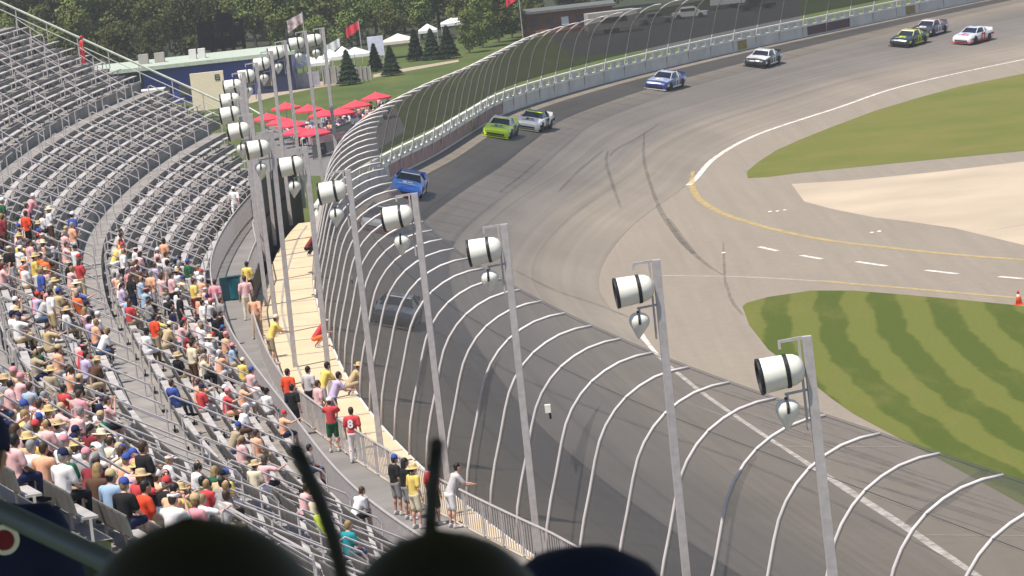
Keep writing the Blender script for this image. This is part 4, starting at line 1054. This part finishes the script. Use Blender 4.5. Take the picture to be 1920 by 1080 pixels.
b.add(vs, [(0, 1 + k, 1 + (k + 1) % N2) for k in range(N2)] + [(1 + k, 1 + N2 + k, 1 + N2 + (k + 1) % N2, 1 + (k + 1) % N2) for k in range(N2)])
um_c = b.mesh('canopy', M_red); b = MB(); b.tube([(0, 0, 0), (0, 0, 2.7)], .03, 6); um_p = b.mesh('pole', M_steel); b = MB(); b.lathe([(.5, .72), (.5, .76)], 14); b.lathe([(.25, 0), (.25, .08)], 10); um_t = b.mesh('table', M_wallwhite)
upos = [(535, 193, 'farthest left umbrella of the back row'), (577, 197, 'second umbrella of the back row'), (606, 206, 'umbrella between two poles in the back row'), (636, 203, 'umbrella right of the tallest pole'), (666, 189, 'second umbrella from the right'), (704, 174, 'rightmost umbrella, highest in the photo'),
        (500, 213, 'leftmost umbrella of the front row'), (545, 225, 'front row umbrella near the stand'), (556, 238, 'lowest umbrella of the front row'), (588, 240, 'rightmost umbrella of the front row'), (527, 220, 'front umbrella behind the lamp poles')]
for x, y, l in upos:
    p = at(x, y, .55); o = empty('umbrella', (p.x, p.y, -2.0), random.uniform(0, 1)); o.scale = (1.3, 1.3, 1.0); lbl(o, 'red patio umbrella, ' + l, 'umbrella', 'red umbrellas on the terrace')
    for nm, me in (('canopy', um_c), ('pole', um_p), ('table', um_t)):
        c = bpy.data.objects.new(nm, me); col.objects.link(c); c.parent = o
tl = ['by the far fence', 'under the umbrellas']
k = 0
for x in range(560, 730, 7):
    for rep_ in range(2):
        y = 262 - (x - 600) * .30 + random.uniform(-14, 12); p = at(x + random.uniform(-3, 3), y, -2)
        sh = random.choice(SH); hd = random.choice(['short hair', 'cap', 'long hair', 'brimmed hat']); hc = random.choice(['black', 'brown', 'fair']) if 'hair' in hd else random.choice(['white', 'red', 'black', 'tan', 'blue']); lg = random.choice(['shorts', 'trousers']); lc = random.choice(['khaki', 'denim', 'black', 'white', 'grey', 'navy'])
        lab = 'terrace guest, %s top, %s, %s %s, near the red umbrellas' % (sh, hdesc(hd, hc), lc, lg)
        if lab in USED: continue
        USED[lab] = 1; person(p, V((random.uniform(-1, 1), random.uniform(-1, 1), 0)), random.choice(['stand', 'stand_fold', 'walk']), sh, lg, lc, hd, hc, 'pale', lab, 'people on the terrace')
pts = []
A_, B_ = at(588, 300, -2), at(664, 268, -2)
for q in range(int((B_ - A_).length) + 1): pts.append(A_ + (B_ - A_).normalized() * q)
railing('iron_fence', 'tall grey fence of close vertical bars beside the terrace', pts, 2.0, .12, mat('dark_bars', (.10, .10, .105), .5), 'fence')
b = MB(); A_, B_ = at(585, 266, -.4), at(648, 252, -.4); b.beam(A_, B_, .05, .55)
tag(b.build('terrace_banner', mat('banner_pink', (.62, .34, .34), .7, var=.3, scale=1.5)), 'long pale pink banner tied below the red umbrellas', 'banner')
b = MB(); pts = [at(x, y, z) for x, y, z in ((452, 193, 0), (490, 215, -.5), (530, 236, -.9), (566, 262, -1))]
b.tube(pts, .07, 5)
for p in pts: b.beam(p, p - V((0, 0, 1.5)), .08, .08, V((1, 0, 0)))
tag(b.build('ramp_rail', M_wallwhite), 'pale ramp rail running down to the red umbrellas', 'railing')

# ------------------------------------------------------------------ far buildings
def solid(name, x0, x1, y0, y1, z0, z1, m, parent=None, rz=0):
    b = MB(); b.box((0, 0, 0), (x1 - x0, y1 - y0, z1 - z0)); o = b.build(name, m, parent); o.location = ((x0 + x1) / 2, (y0 + y1) / 2, (z0 + z1) / 2); return o
M_blue = mat('blue_cladding', (.035, .055, .26), .5, var=.12, scale=.4); M_tower = mat('tar_black', (.008, .009, .011), .8, var=0, spec=.05); M_navy = mat('navy_cladding', (.02, .025, .07), .5); M_roof = mat('pale_green_roof', (.42, .47, .38), .6); M_cream = mat('cream_panel', (.78, .66, .48), .6, var=.04)
B1 = empty('long_building', (-38, 476, -2)); lbl(B1, 'long low building with blue walls and a pale flat roof', 'building'); IB = V((-38, 476, -2))
def bpart(name, x0, x1, y0, y1, z0, z1, m, parent=B1, base=IB):
    return solid(name, x0 - base.x, x1 - base.x, y0 - base.y, y1 - base.y, z0 - base.z, z1 - base.z, m, parent)
bpart('wall', -60, -21.6, 472, 486, -2, 2.0, M_blue); bpart('wall', -40.2, -38.0, 471.9, 473, -2, 2.0, M_navy); bpart('wall', -25.5, -21.5, 471.9, 473, -2, 2.0, M_navy)
rf = bpart('roof', -61, -21.0, 471.2, 487, 2.0, 2.42, M_roof)
for x, y, w in ((-38.2, 478, 1.1), (-36.4, 478, 1.1), (-32.6, 477, .8), (-31.6, 477, .8)):
    u_ = solid('roof_unit', x + 38 - w / 2, x + 38 + w / 2, y - 476 - .6, y - 476 + .6, 4.42, 5.5, M_wallwhite if w < 1 else M_conc, B1)
for q in range(6): bpart('window', -36.5 + q * 2.3, -35.2 + q * 2.3, 471.8, 472.2, -1.2, -.1, M_dark)
o = empty('cream_board', (0, 0, 0)); lbl(o, 'large cream board on the left of the light poles, in front of the blue building', 'board')
p0, p1 = at_y(358, 160, 440), at_y(421, 160, 440)
solid('panel', p0.x, p1.x, 439.7, 440.3, -1.1, 2.75, M_cream, o); solid('leg', p0.x + .3, p0.x + .5, 440, 440.2, -2, -1.1, M_steel, o); solid('leg', p1.x - .5, p1.x - .3, 440, 440.2, -2, -1.1, M_steel, o)
b = MB(); e = V((p1.x - .62, 439.66, 2.15)); b.beam(e + V((-.2, 0, .25)), e + V((.25, 0, .25)), .02, .10); b.beam(e + V((-.2, 0, 0)), e + V((.25, 0, 0)), .02, .10); b.beam(e + V((-.2, 0, -.25)), e + V((.25, 0, -.25)), .02, .10); b.beam(e + V((-.22, 0, -.28)), e + V((-.22, 0, .28)), .10, .02); b.beam(e + V((.2, 0, -.28)), e + V((.2, 0, 0)), .08, .02); b.build('emblem', M_dark, o)
o = empty('grey_shed', (0, 0, 0)); lbl(o, 'small pale grey shed at the end of the stand, left of the cream board', 'shed')
p0, p1 = at_y(264, 160, 450), at_y(305, 160, 450); solid('wall', p0.x, p1.x, 449, 452, -2, .9, M_conc, o); solid('roof', p0.x - .15, p1.x + .15, 448.8, 452.2, .9, 1.05, M_wallwhite, o)
# dark scaffold tower
T0 = at_y(415, 80, 492); o = empty('scaffold_tower', (T0.x, 492, -2)); lbl(o, 'dark scaffold tower with stacked black panels behind the blue building', 'tower')
b = MB()
for x in (-2.5, -1.2, .1, 1.3, 2.5):
    for y in (0, 2.4): b.beam((x, y, 0), (x, y, 9.0 - abs(x) * .6),   .26, .26, V((1, 0, 0)))
for z in (4.6, 5.6, 6.6, 7.6): b.beam((-2.6, 0, z), (2.6, 0, z), .22, .22); b.beam((-2.6, 2.4, z), (2.6, 2.4, z), .12, .12)
for x in (-2.5, 1.3): b.beam((x, 0, 4.6), (x + 1.2, 0, 7.4), .08, .08)
b.build('frame', M_tower, o)
for x, z, w, h in ((-1.6, 6.7, 1.5, 2.2), (.4, 7.4, 1.7, 2.2), (2.0, 6.0, 1.0, 1.8), (-.3, 5.2, 3.9, 1.3)): solid('panel', x - w / 2, x + w / 2, 1.0, 1.3, z - h / 2, z + h / 2, M_tower, o)
# tents
M_tent = mat('white_canvas', (.72, .72, .70), .7, var=.05)
def tent(px, py, w, h, D, label, m=M_tent):
    """px,py: foot of its front; w metres wide"""
    c = at_y(px, py, D); c.z = -2; o = empty('tent', c); lbl(o, label, 'tent', 'white tents beyond the grass')
    b = MB(); h *= .86; z0, z1 = h * .72, h; e = w / 2
    b.add([(-e, -e, z0), (e, -e, z0), (e, e, z0), (-e, e, z0), (0, 0, z1), (-e, -e, z0 - .35), (e, -e, z0 - .35), (e, e, z0 - .35), (-e, e, z0 - .35)], [(0, 1, 4), (1, 2, 4), (2, 3, 4), (3, 0, 4), (5, 6, 1, 0), (6, 7, 2, 1), (7, 8, 3, 2), (8, 5, 0, 3)])
    b.build('canopy', m, o)
    for x, y in ((-e, -e), (e, -e), (e, e), (-e, e)):
        b = MB(); b.beam((x * .96, y * .96, 0), (x * .96, y * .96, z0), .07, .07, V((1, 0, 0))); b.build('leg', M_steel, o)
for i, (x, h) in enumerate(((548, 3.4), (572, 3.7), (598, 3.5), (622, 3.9), (646, 4.3))): tent(x, 130, 2.6, h, 484 + (i % 2) * 3, ['leftmost white tent of the row by the poles', 'second white tent from the left in the row', 'middle white tent of the row by the poles', 'fourth white tent, left of the spruce', 'tallest white tent, just above the near spruce'][i])
tent(668, 118, 3.4, 3.3, 496, 'white tent between the near spruce and the white board'); tent(750, 104, 4.0, 3.4, 515, 'cream tent between the spruces', mat('cream_canvas', (.66, .58, .48), .7)); tent(806, 92, 2.4, 3.2, 535, 'small white tent right of the cream one'); tent(858, 80, 3.8, 3.4, 545, 'rightmost white tent near the fence top')
o = empty('white_board', (0, 0, 0)); lbl(o, 'plain white board standing above the twin spruces', 'board'); p0, p1 = at_y(690, 90, 500), at_y(720, 90, 500); solid('panel', p0.x, p1.x, 499.8, 500.2, -.7, 1.6, mat('pale_board', (.62, .62, .72), .5), o); solid('leg', p0.x + .2, p0.x + .35, 499.9, 500.1, -2, -.7, M_steel, o); solid('leg', p1.x - .35, p1.x - .2, 499.9, 500.1, -2, -.7, M_steel, o)
for i, (xa, xb, za, zb, m, l) in enumerate(((553, 596, -2, -.3, mat('lavender_panel', (.36, .34, .40), .6, var=.15), 'lavender grey panel fence left of the near spruce'), (604, 640, -2, 0, M_conc, 'grey panel fence directly left of the near spruce'), (668, 694, -2, -.4, M_conc, 'grey panel fence right of the near spruce'))):
    o = empty('panel_fence', (0, 0, 0)); lbl(o, l, 'fence'); p0, p1 = at_y(xa, 130, 474), at_y(xb, 130, 474); solid('panel', p0.x, p1.x, 473.9, 474.1, za + .15, zb, m, o); 
    for q in range(4): xx = p0.x + (p1.x - p0.x) * q / 3; solid('post', xx - .06, xx + .06, 473.8, 474.2, za, zb + .1, M_steel, o)
pm = MB(); c4 = [at(x, y, -2) for x, y in ((440, 182), (520, 160), (600, 148), (660, 140), (660, 150), (642, 158), (590, 166), (520, 180), (440, 202))]; pm.poly([(p.x, p.y) for p in c4], -1.985); tag(pm.build('dirt_path', mat('dirt', (.36, .29, .21), .9, var=.15)), kind='structure')
pm = MB(); c4 = [at(x, y, -2) for x, y in ((700, 140), (760, 128), (860, 112), (860, 116), (760, 134), (700, 146))]; pm.poly([(p.x, p.y) for p in c4], -1.985); tag(pm.build('footpath', mat('dirt', (.36, .29, .21))), kind='structure')
# flags
for x, yb_, yt, D, m, l in ((566, 150, 22, 430, mat('flag_pale', (.55, .42, .42), .7, var=.4, scale=3), 'tall flagpole with pale red and white flag behind the light poles'), (672, 100, 38, 510, M_red, 'flagpole with a small red flag among the trees'), (636, 110, 70, 500, M_tent, 'short flagpole with white pennant above the tents'), (971, 60, -20, 520, M_red, 'flagpole with red flag left of the brick building')):
    t0 = at_y(x, yt, D); o = empty('flagpole', (t0.x, D, -2)); lbl(o, l, 'flagpole'); b = MB(); b.tube([(0, 0, 0), (0, 0, t0.z + 2)], .06, 6); b.build('pole', M_steel, o)
    b = MB(); b.grid([[V((-.12 * q - .05, .1 * math.sin(q * .9), t0.z + 1.9 - .05 * q)), V((-.12 * q - .05, .1 * math.sin(q * .9 + .4), t0.z + .9 - .07 * q))] for q in range(14)]); b.build('flag', m, o)
# brick building
M_brick = mat('red_brick', (.20, .085, .06), .85, var=.15, scale=2)
p0, p1 = at_y(976, 30, 530), at_y(1150, 30, 530); IB2 = V(((p0.x + p1.x) / 2, 533, -2)); B2 = empty('brick_building', IB2); lbl(B2, 'low red brick building with a dark roof beyond the fence', 'building')
bpart('wall', p0.x, p1.x, 530, 538, -2, .75, M_brick, B2, IB2); bpart('roof', p0.x - .4, p1.x + .4, 529.4, 538.6, .75, 1.05, mat('grey_roof', (.12, .12, .11), .7), B2, IB2)
for q in range(5): xx = p0.x + 1.2 + q * (p1.x - p0.x - 2) / 5; bpart('window', xx, xx + .9, 529.9, 530.2, -1.0, 0, M_tent if q == 2 else M_dark, B2, IB2)
lot = MB(); c4 = [at(x, y, -2) for x, y in ((1030, 66), (1200, 34), (1500, -10), (1500, 80), (1280, 90), (1070, 104))]; lot.poly([(p.x, p.y) for p in c4], -1.98); tag(lot.build('parking_lot', mat('lot_asphalt', (.06, .057, .053), .85, var=.2, scale=.1)), kind='structure')
def parked(px, py, D, kind, m, label):
    c = at(px, py, -2); o = empty('parked_' + kind, c, random.uniform(-.4, .4)); lbl(o, label, kind, 'vehicles parked beyond the fence')
    L, W, H = (6.5, 2.3, 2.7) if kind == 'trailer' else (4.5, 1.8, 1.45); b = MB()
    if kind == 'trailer': b.hexa([(-L/2, -W/2, .6), (L/2, -W/2, .6), (L/2, W/2, .6), (-L/2, W/2, .6), (-L/2 + .1, -W/2, H), (L/2 - .4, -W/2, H), (L/2 - .4, W/2, H), (-L/2 + .1, W/2, H)])
    else:
        b.hexa([(-L/2, -W/2, .3), (L/2, -W/2, .3), (L/2, W/2, .3), (-L/2, W/2, .3), (-L/2, -W/2, .85), (L/2 - .1, -W/2, .75), (L/2 - .1, W/2, .75), (-L/2, W/2, .85)]); b.hexa([(-1.5, -.8, .85), (1.1, -.8, .83), (1.1, .8, .83), (-1.5, .8, .85), (-1.1, -.65, H), (.4, -.65, H), (.4, .65, H), (-1.1, .65, H)])
    b.build('body', m, o)
    b = MB()
    if kind == 'trailer': b.box((0, -W/2 - .01, 1.7), (3.2, .03, .6))
    else: b.beam((-1.1, -.76, 1.12), (.7, -.76, 1.12), .1, .35)
    b.build('window', M_glass, o)
    for sx in ((-1, 1) if kind == 'car' else (-.4, .2)):
        for sy in (-1, 1):
            b = MB(); b.lathe([(.05, -.1), (.32, -.1), (.32, .1), (.05, .1)], 14, Matrix.Translation((sx * 1.4, sy * W * .46, .32)) @ Matrix.Rotation(PI / 2, 4, 'X')); b.build('wheel', M_tyre, o)
parked(1082, 55, 0, 'car', M_tent, 'white parked car right of the white trailer'); parked(1150, 62, 0, 'trailer', M_conc, 'grey trailer behind the fence in the upper middle')
parked(1296, 34, 0, 'car', M_tent, 'white parked car behind the fence at upper middle'); parked(1382, 14, 0, 'trailer', M_tent, 'white trailer at the top edge behind the fence'); parked(1420, 18, 0, 'car', paint('dark', (.03, .035, .04)), 'dark parked car at the top edge behind the fence'); parked(1230, 45, 0, 'car', grey_, 'grey parked car between the two white vehicles')

# ------------------------------------------------------------------ trees
def leaf_mat(n, c1, c2):
    m, N, L, b_ = new_mat(n); oi = N.new('ShaderNodeObjectInfo'); g = N.new('ShaderNodeNewGeometry')
    tc = N.new('ShaderNodeTexCoord'); f = noise_n(N, L, tc.outputs['Object'], .8, 4); c = mixc(N, L, f, c1, c2)
    hs = N.new('ShaderNodeHueSaturation'); mr = N.new('ShaderNodeMapRange'); mr.inputs['To Min'].default_value = .5; mr.inputs['To Max'].default_value = 1.6; L.new(oi.outputs['Random'], mr.inputs['Value']); L.new(mr.outputs['Result'], hs.inputs['Value']); L.new(c, hs.inputs['Color'])
    mr2 = N.new('ShaderNodeMapRange'); mr2.inputs['To Min'].default_value = .47; mr2.inputs['To Max'].default_value = .52; L.new(oi.outputs['Random'], mr2.inputs['Value']); L.new(mr2.outputs['Result'], hs.inputs['Hue'])
    L.new(hs.outputs['Color'], b_.inputs['Base Color']); b_.inputs['Roughness'].default_value = .7; b_.inputs['Specular IOR Level'].default_value = .15; return m
M_leaf = leaf_mat('foliage', (.048, .070, .018), (.155, .17, .04)); M_fir = leaf_mat('spruce_needles', (.016, .036, .016), (.028, .05, .022)); M_bark = mat('bark', (.10, .08, .06), .9)
def broad(seed, H, W, n):
    rnd = random.Random(seed); b = MB(); lumps = []
    for k in range(16):
        a = rnd.uniform(0, 2 * PI); rr = rnd.uniform(0, W * .36); lumps.append((V((rr * math.cos(a), rr * math.sin(a), H * rnd.uniform(.16, .85))), rnd.uniform(.16, .27) * W))
    lumps.append((V((0, 0, H * .86)), W * .2)); lumps.append((V((0, 0, H * .5)), W * .33))
    for k in range(n):
        c, r = rnd.choice(lumps); d = V((rnd.gauss(0, 1), rnd.gauss(0, 1), rnd.gauss(0, 1))).normalized(); p = c + d * r * rnd.uniform(.7, 1.08)
        s = rnd.uniform(.16, .36); x = V((rnd.gauss(0, 1), rnd.gauss(0, 1), rnd.gauss(0, 1))).normalized(); y = x.orthogonal().normalized(); d2 = (d + x * .7).normalized(); x = d2.orthogonal().normalized(); y = d2.cross(x)
        b.add([p - x * s, p - y * s * .7, p + x * s, p + y * s * .8], [(0, 1, 2, 3)])
    cr = b.mesh('crown', M_leaf); b = MB(); b.tube([(0, 0, -.2), (.05, 0, H * .25), (0, .1, H * .55), (.1, 0, H * .8)], [.28, .22, .14, .05], 7)
    for k in range(5):
        a = k * 1.3; b.tube([(0, 0, H * (.25 + .07 * k)), (math.cos(a) * W * .28, math.sin(a) * W * .28, H * (.45 + .07 * k))], [.10, .03], 5)
    return cr, b.mesh('trunk', M_bark)
def spruce(seed, H, W, n):
    rnd = random.Random(seed); b = MB()
    for k in range(n):
        t = rnd.random() ** 1.4; z = H * (.06 + .94 * t); r = W / 2 * (1 - t) ** .85 * rnd.uniform(.65, 1.08) * (1 + .12 * math.sin(t * 40)); a = rnd.uniform(0, 2 * PI)
        p = V((r * math.cos(a), r * math.sin(a), z)); o_ = V((math.cos(a), math.sin(a), -.35)); s = rnd.uniform(.09, .2); y = V((-math.sin(a), math.cos(a), rnd.uniform(-.4, .4)))
        b.add([p - y * s * .7, p + o_ * s * 1.5, p + y * s * .7, p - o_ * s], [(0, 1, 2, 3)])
    cr = b.mesh('crown', M_fir); b = MB(); b.tube([(0, 0, -.1), (0, 0, H * .9)], [.12, .02], 6); return cr, b.mesh('trunk', M_bark)
BT = [broad(1, 14, 9, 4200), broad(2, 12, 8, 3600), broad(3, 16, 8.5, 4600), broad(4, 10, 9, 3600), broad(5, 13, 10, 4200)]
ST = [spruce(1, 3.9, 2.4, 2600), spruce(2, 3.6, 1.9, 2200)]
def tree(name, T, loc, s, lab, g=None, rz=0):
    o = empty(name, loc, rz); o.scale = (s, s, s); lbl(o, lab, 'tree', g)
    for nm, me in (('crown', T[0]), ('trunk', T[1])): c = bpy.data.objects.new(nm, me); col.objects.link(c); c.parent = o
for px, py, s, k, l in ((655, 159, 1.0, 0, 'dark cone shaped spruce nearest the red umbrellas'), (705, 134, .90, 1, 'slim dark spruce in front of the white board'), (735, 142, .88, 0, 'dark spruce just right of the slim one'), (781, 114, 1.05, 1, 'dark spruce between cream tent and bushy trees'), (812, 112, .95, 0, 'left one of two wide dark trees near the fence'), (842, 110, 1.0, 0, 'right one of two wide dark trees near the fence')):
    D = at(px, py, -2); tree('spruce_tree', ST[k], D, s * 58 / 66 * D.y / 8000 * 66 / 3.9 if False else s, l, 'spruces on the grass', px)
random.seed(11)
wf = MB(); wf.poly([(-95, 541), (20, 541), (60, 560), (140, 760), (-200, 1200)], -1.97); tag(wf.build('wood_floor', mat('leaf_litter', (.030, .036, .014), .95, var=.3, scale=.4)), kind='structure')
kk = 0
for row, (D, z0) in enumerate(((548, -2), (572, -2), (600, -2), (640, -2), (690, -2))):
    x = -78 + row * 1.5
    while x < 14 + row * 14:
        px, py = proj((x, D, 4))
        if not (355 < px < 470 and row < 1) and -60 < px < 1150 and not (row == 0 and px > 960):
            i = random.randrange(5)
            tree('broadleaf_tree', BT[i], V((x, D + random.uniform(-5, 5), z0)), random.uniform(.62, 1.0) * (.75 if row == 0 else 1), ['tall rounded green tree in the wood behind the buildings', 'broad leafy tree in the wood beyond the tents', 'high narrow crowned tree in the far wood', 'low spreading tree in the wood', 'wide leafy tree in the far wood'][i], 'trees of the wood', random.uniform(0, 6)); kk += 1
        x += random.uniform(3.6, 6.2)
for px, py, s in ((905, 90, .5), (935, 80, .55), (960, 72, .5), (1000, 60, .4), (880, 100, .4)):
    p = at(px, py, -2); tree('broadleaf_tree', BT[px % 5], p, s, {905: 'small green tree behind the top of the fence, second from left', 935: 'small green tree behind the fence, middle of five', 960: 'small green tree left of the brick building', 1000: 'small tree in front of the brick building', 880: 'lowest small tree touching the fence top'}[px], 'small trees by the fence')
print('trees', kk)

# ------------------------------------------------------------------ nearest people, in the shade of an added roof
def near_person(px, top_y, Y, kind, face, shirt, headw, headc, lab, scale=1.0, hair='black', htop=.155):
    tp = at_y(px, top_y, Y); hd = POSES[kind]['head']; f = V((face[0], face[1], 0)).normalized(); rz = math.atan2(f.y, f.x) - PI / 2
    off = Matrix.Rotation(rz, 3, 'Z') @ V((hd.x, hd.y, 0)); p = V((tp.x - off.x * scale, Y - off.y * scale, tp.z - (hd.z + htop) * scale))
    o = person(p, f, kind, shirt, 'trousers', 'denim', headw, headc, 'tan', lab, 'people right in front of the camera', scale, hairc=hair); return o, p
o1, pA = near_person(350, 930, 3.8, 'sit', (.15, 1), 'navy', 'long hair', 'black', 'dark silhouetted person with black hair, biggest head at the bottom left', 1.36)
o2, pB = near_person(812, 982, 3.5, 'sit', (-.1, 1), 'black', 'short hair', 'black', 'person with short dark hair at the bottom centre', 1.12, htop=.145)
o3, pC = near_person(1078, 1034, 4.7, 'sit', (.1, 1), 'navy', 'cap', 'navy', 'person in a navy cap at the bottom, right of the brown hair', 1.18)
o4, pD = near_person(-50, 766, 14.0, 'sit', (.1, 1), 'navy', 'cap', 'navy', 'person in a navy cap and dark shirt with round emblem, at left edge', 1.08)
hr = empty('near_handrail'); lbl(hr, 'dark grey handrail slanting across the bottom left corner', 'handrail')
b = MB(); b.tube([at_y(-260, 835, 10.3), at_y(-80, 920, 10), at_y(300, 1100, 9.4), at_y(420, 1160, 9.2)], .028, 10); b.build('bar', mat('slate_steel', (.10, .12, .15), .5, .1), hr, smooth=True)
b = MB(); p = at_y(-80, 920, 10); b.beam(p, p - V((0, 0, 1.0)), .05, .05, V((1, 0, 0))); b.build('post', MATS['slate_steel'], hr)
b = MB(); e = at_y(8, 1012, 13.7); b.lathe([(.05, 0), (.05, .006), (.002, .006)], 24, Matrix.Translation(e) @ Matrix.Rotation(R(90), 4, 'X')); 
bm_ = b.mesh('shirt_emblem', M_white); q = bpy.data.objects.new('shirt_emblem', bm_); col.objects.link(q)
b = MB(); b.lathe([(.034, 0.006), (.034, .010), (.002, .010)], 24, Matrix.Translation(e) @ Matrix.Rotation(R(90), 4, 'X')); q2 = bpy.data.objects.new('emblem_centre', b.mesh('emblem_centre', cm('dark red'))); col.objects.link(q2)
bpy.context.view_layer.update()
q.parent = o4; q.matrix_parent_inverse = o4.matrix_world.inverted(); q2.parent = q; 
def antenna(pts, D, lab, r):
    ww_ = [at_y(x, y, D) for x, y in pts]; base = ww_[0].copy(); o = empty('radio_antenna', base); lbl(o, lab, 'antenna', 'scanner radio antennas')
    L_ = [p - base for p in ww_]; b = MB(); b.tube(L_, r, 12); b.ellip(L_[-1], (r * 1.05,) * 3); b.build('antenna_whip', M_black, o, smooth=True)
    b = MB(); b.box(V((0, 0, -.055)), (.06, .035, .11)); b.build('radio_body', M_black, o)
antenna([(648, 1110), (640, 1070), (625, 1010), (600, 940), (575, 885), (556, 845)], 4.2, 'thick black rubber antenna leaning left at the bottom', .0078)
antenna([(806, 1010), (808, 970), (812, 910), (819, 835)], 3.7, 'upright black rubber antenna above the dark haired head', .0066)
# seats at the camera's own place, and an added roof out of view
zf = pA.z
st = empty('near_stand'); lbl(st, 'upper deck of the stand right at the camera, under an added shade roof', 'grandstand')
for nm, x0, x1, z in (('deck', -.9, .9, 0), ('deck', .9, 2.4, -.5)): solid(nm, x0, x1, 1.4, 6.5, zf + z - .25, zf + z - .02, M_aludark, st)
for y in (3.4, 4.3, 5.0): solid('bench', -1.2, .8, y - .12, y + .16, pB.z + .30, pB.z + .36, M_alu, st)
solid('deck', pD.x - .9, pD.x + .9, 12.6, 15.6, pD.z - .2, pD.z, M_aludark, st); solid('bench', pD.x - .3, pD.x + .12, 13.2, 15, pD.z + .36, pD.z + .42, M_alu, st)
solid('roof', -9, 9, -5, 20, 29.2, 29.5, M_steel, st)  # unseen roof, added to keep the sun off the nearest people
for x in (-8, 8):
    for y in (-4, 19): solid('shade_roof_post', x - .1, x + .1, y - .1, y + .1, 20, 29.2, M_steel, st)
# ------------------------------------------------------------------ light
w = bpy.data.worlds.new('World'); sc.world = w; w.use_nodes = True
nt = w.node_tree; bg = nt.nodes['Background']; sky = nt.nodes.new('ShaderNodeTexSky'); sky.sky_type = 'NISHITA'; sky.sun_disc = False
SUN_DIR = Vector((-.36, -.30, 1.0)).normalized()      # towards the sun
sky.sun_elevation = math.asin(SUN_DIR.z); sky.sun_rotation = math.atan2(SUN_DIR.x, SUN_DIR.y)
nt.links.new(sky.outputs['Color'], bg.inputs['Color']); bg.inputs['Strength'].default_value = .095
ld = bpy.data.lights.new('sun', 'SUN'); ld.energy = 4.2; ld.angle = R(.5); ld.color = (1, .93, .84)
lo_ = bpy.data.objects.new('sun', ld); col.objects.link(lo_); lo_.rotation_euler = (-SUN_DIR).to_track_quat('-Z', 'Y').to_euler()
vs = sc.view_settings; vs.view_transform = 'Standard'; vs.look = 'None'; vs.gamma = 1; vs.use_curve_mapping = False; vs.exposure = .58
sc.render.film_transparent = False
sc.cycles.transparent_max_bounces = 24; sc.cycles.max_bounces = 6

hz = MB(); hz.box((0, 395, 13.6), (900, 1010, 33.2)); ho = hz.build('haze', None or bpy.data.materials.new('haze_air')); tag(ho, kind='stuff')
hm_ = MATS['haze'] = bpy.data.materials['haze_air']; hm_.use_nodes = True; ht = hm_.node_tree; ht.nodes.remove(ht.nodes['Principled BSDF'])
pv_ = ht.nodes.new('ShaderNodeVolumePrincipled'); pv_.inputs['Color'].default_value = (.86, .88, .90, 1); pv_.inputs['Density'].default_value = .00017; pv_.inputs['Anisotropy'].default_value = .1
ht.links.new(pv_.outputs['Volume'], [n for n in ht.nodes if n.type == 'OUTPUT_MATERIAL'][0].inputs['Volume'])
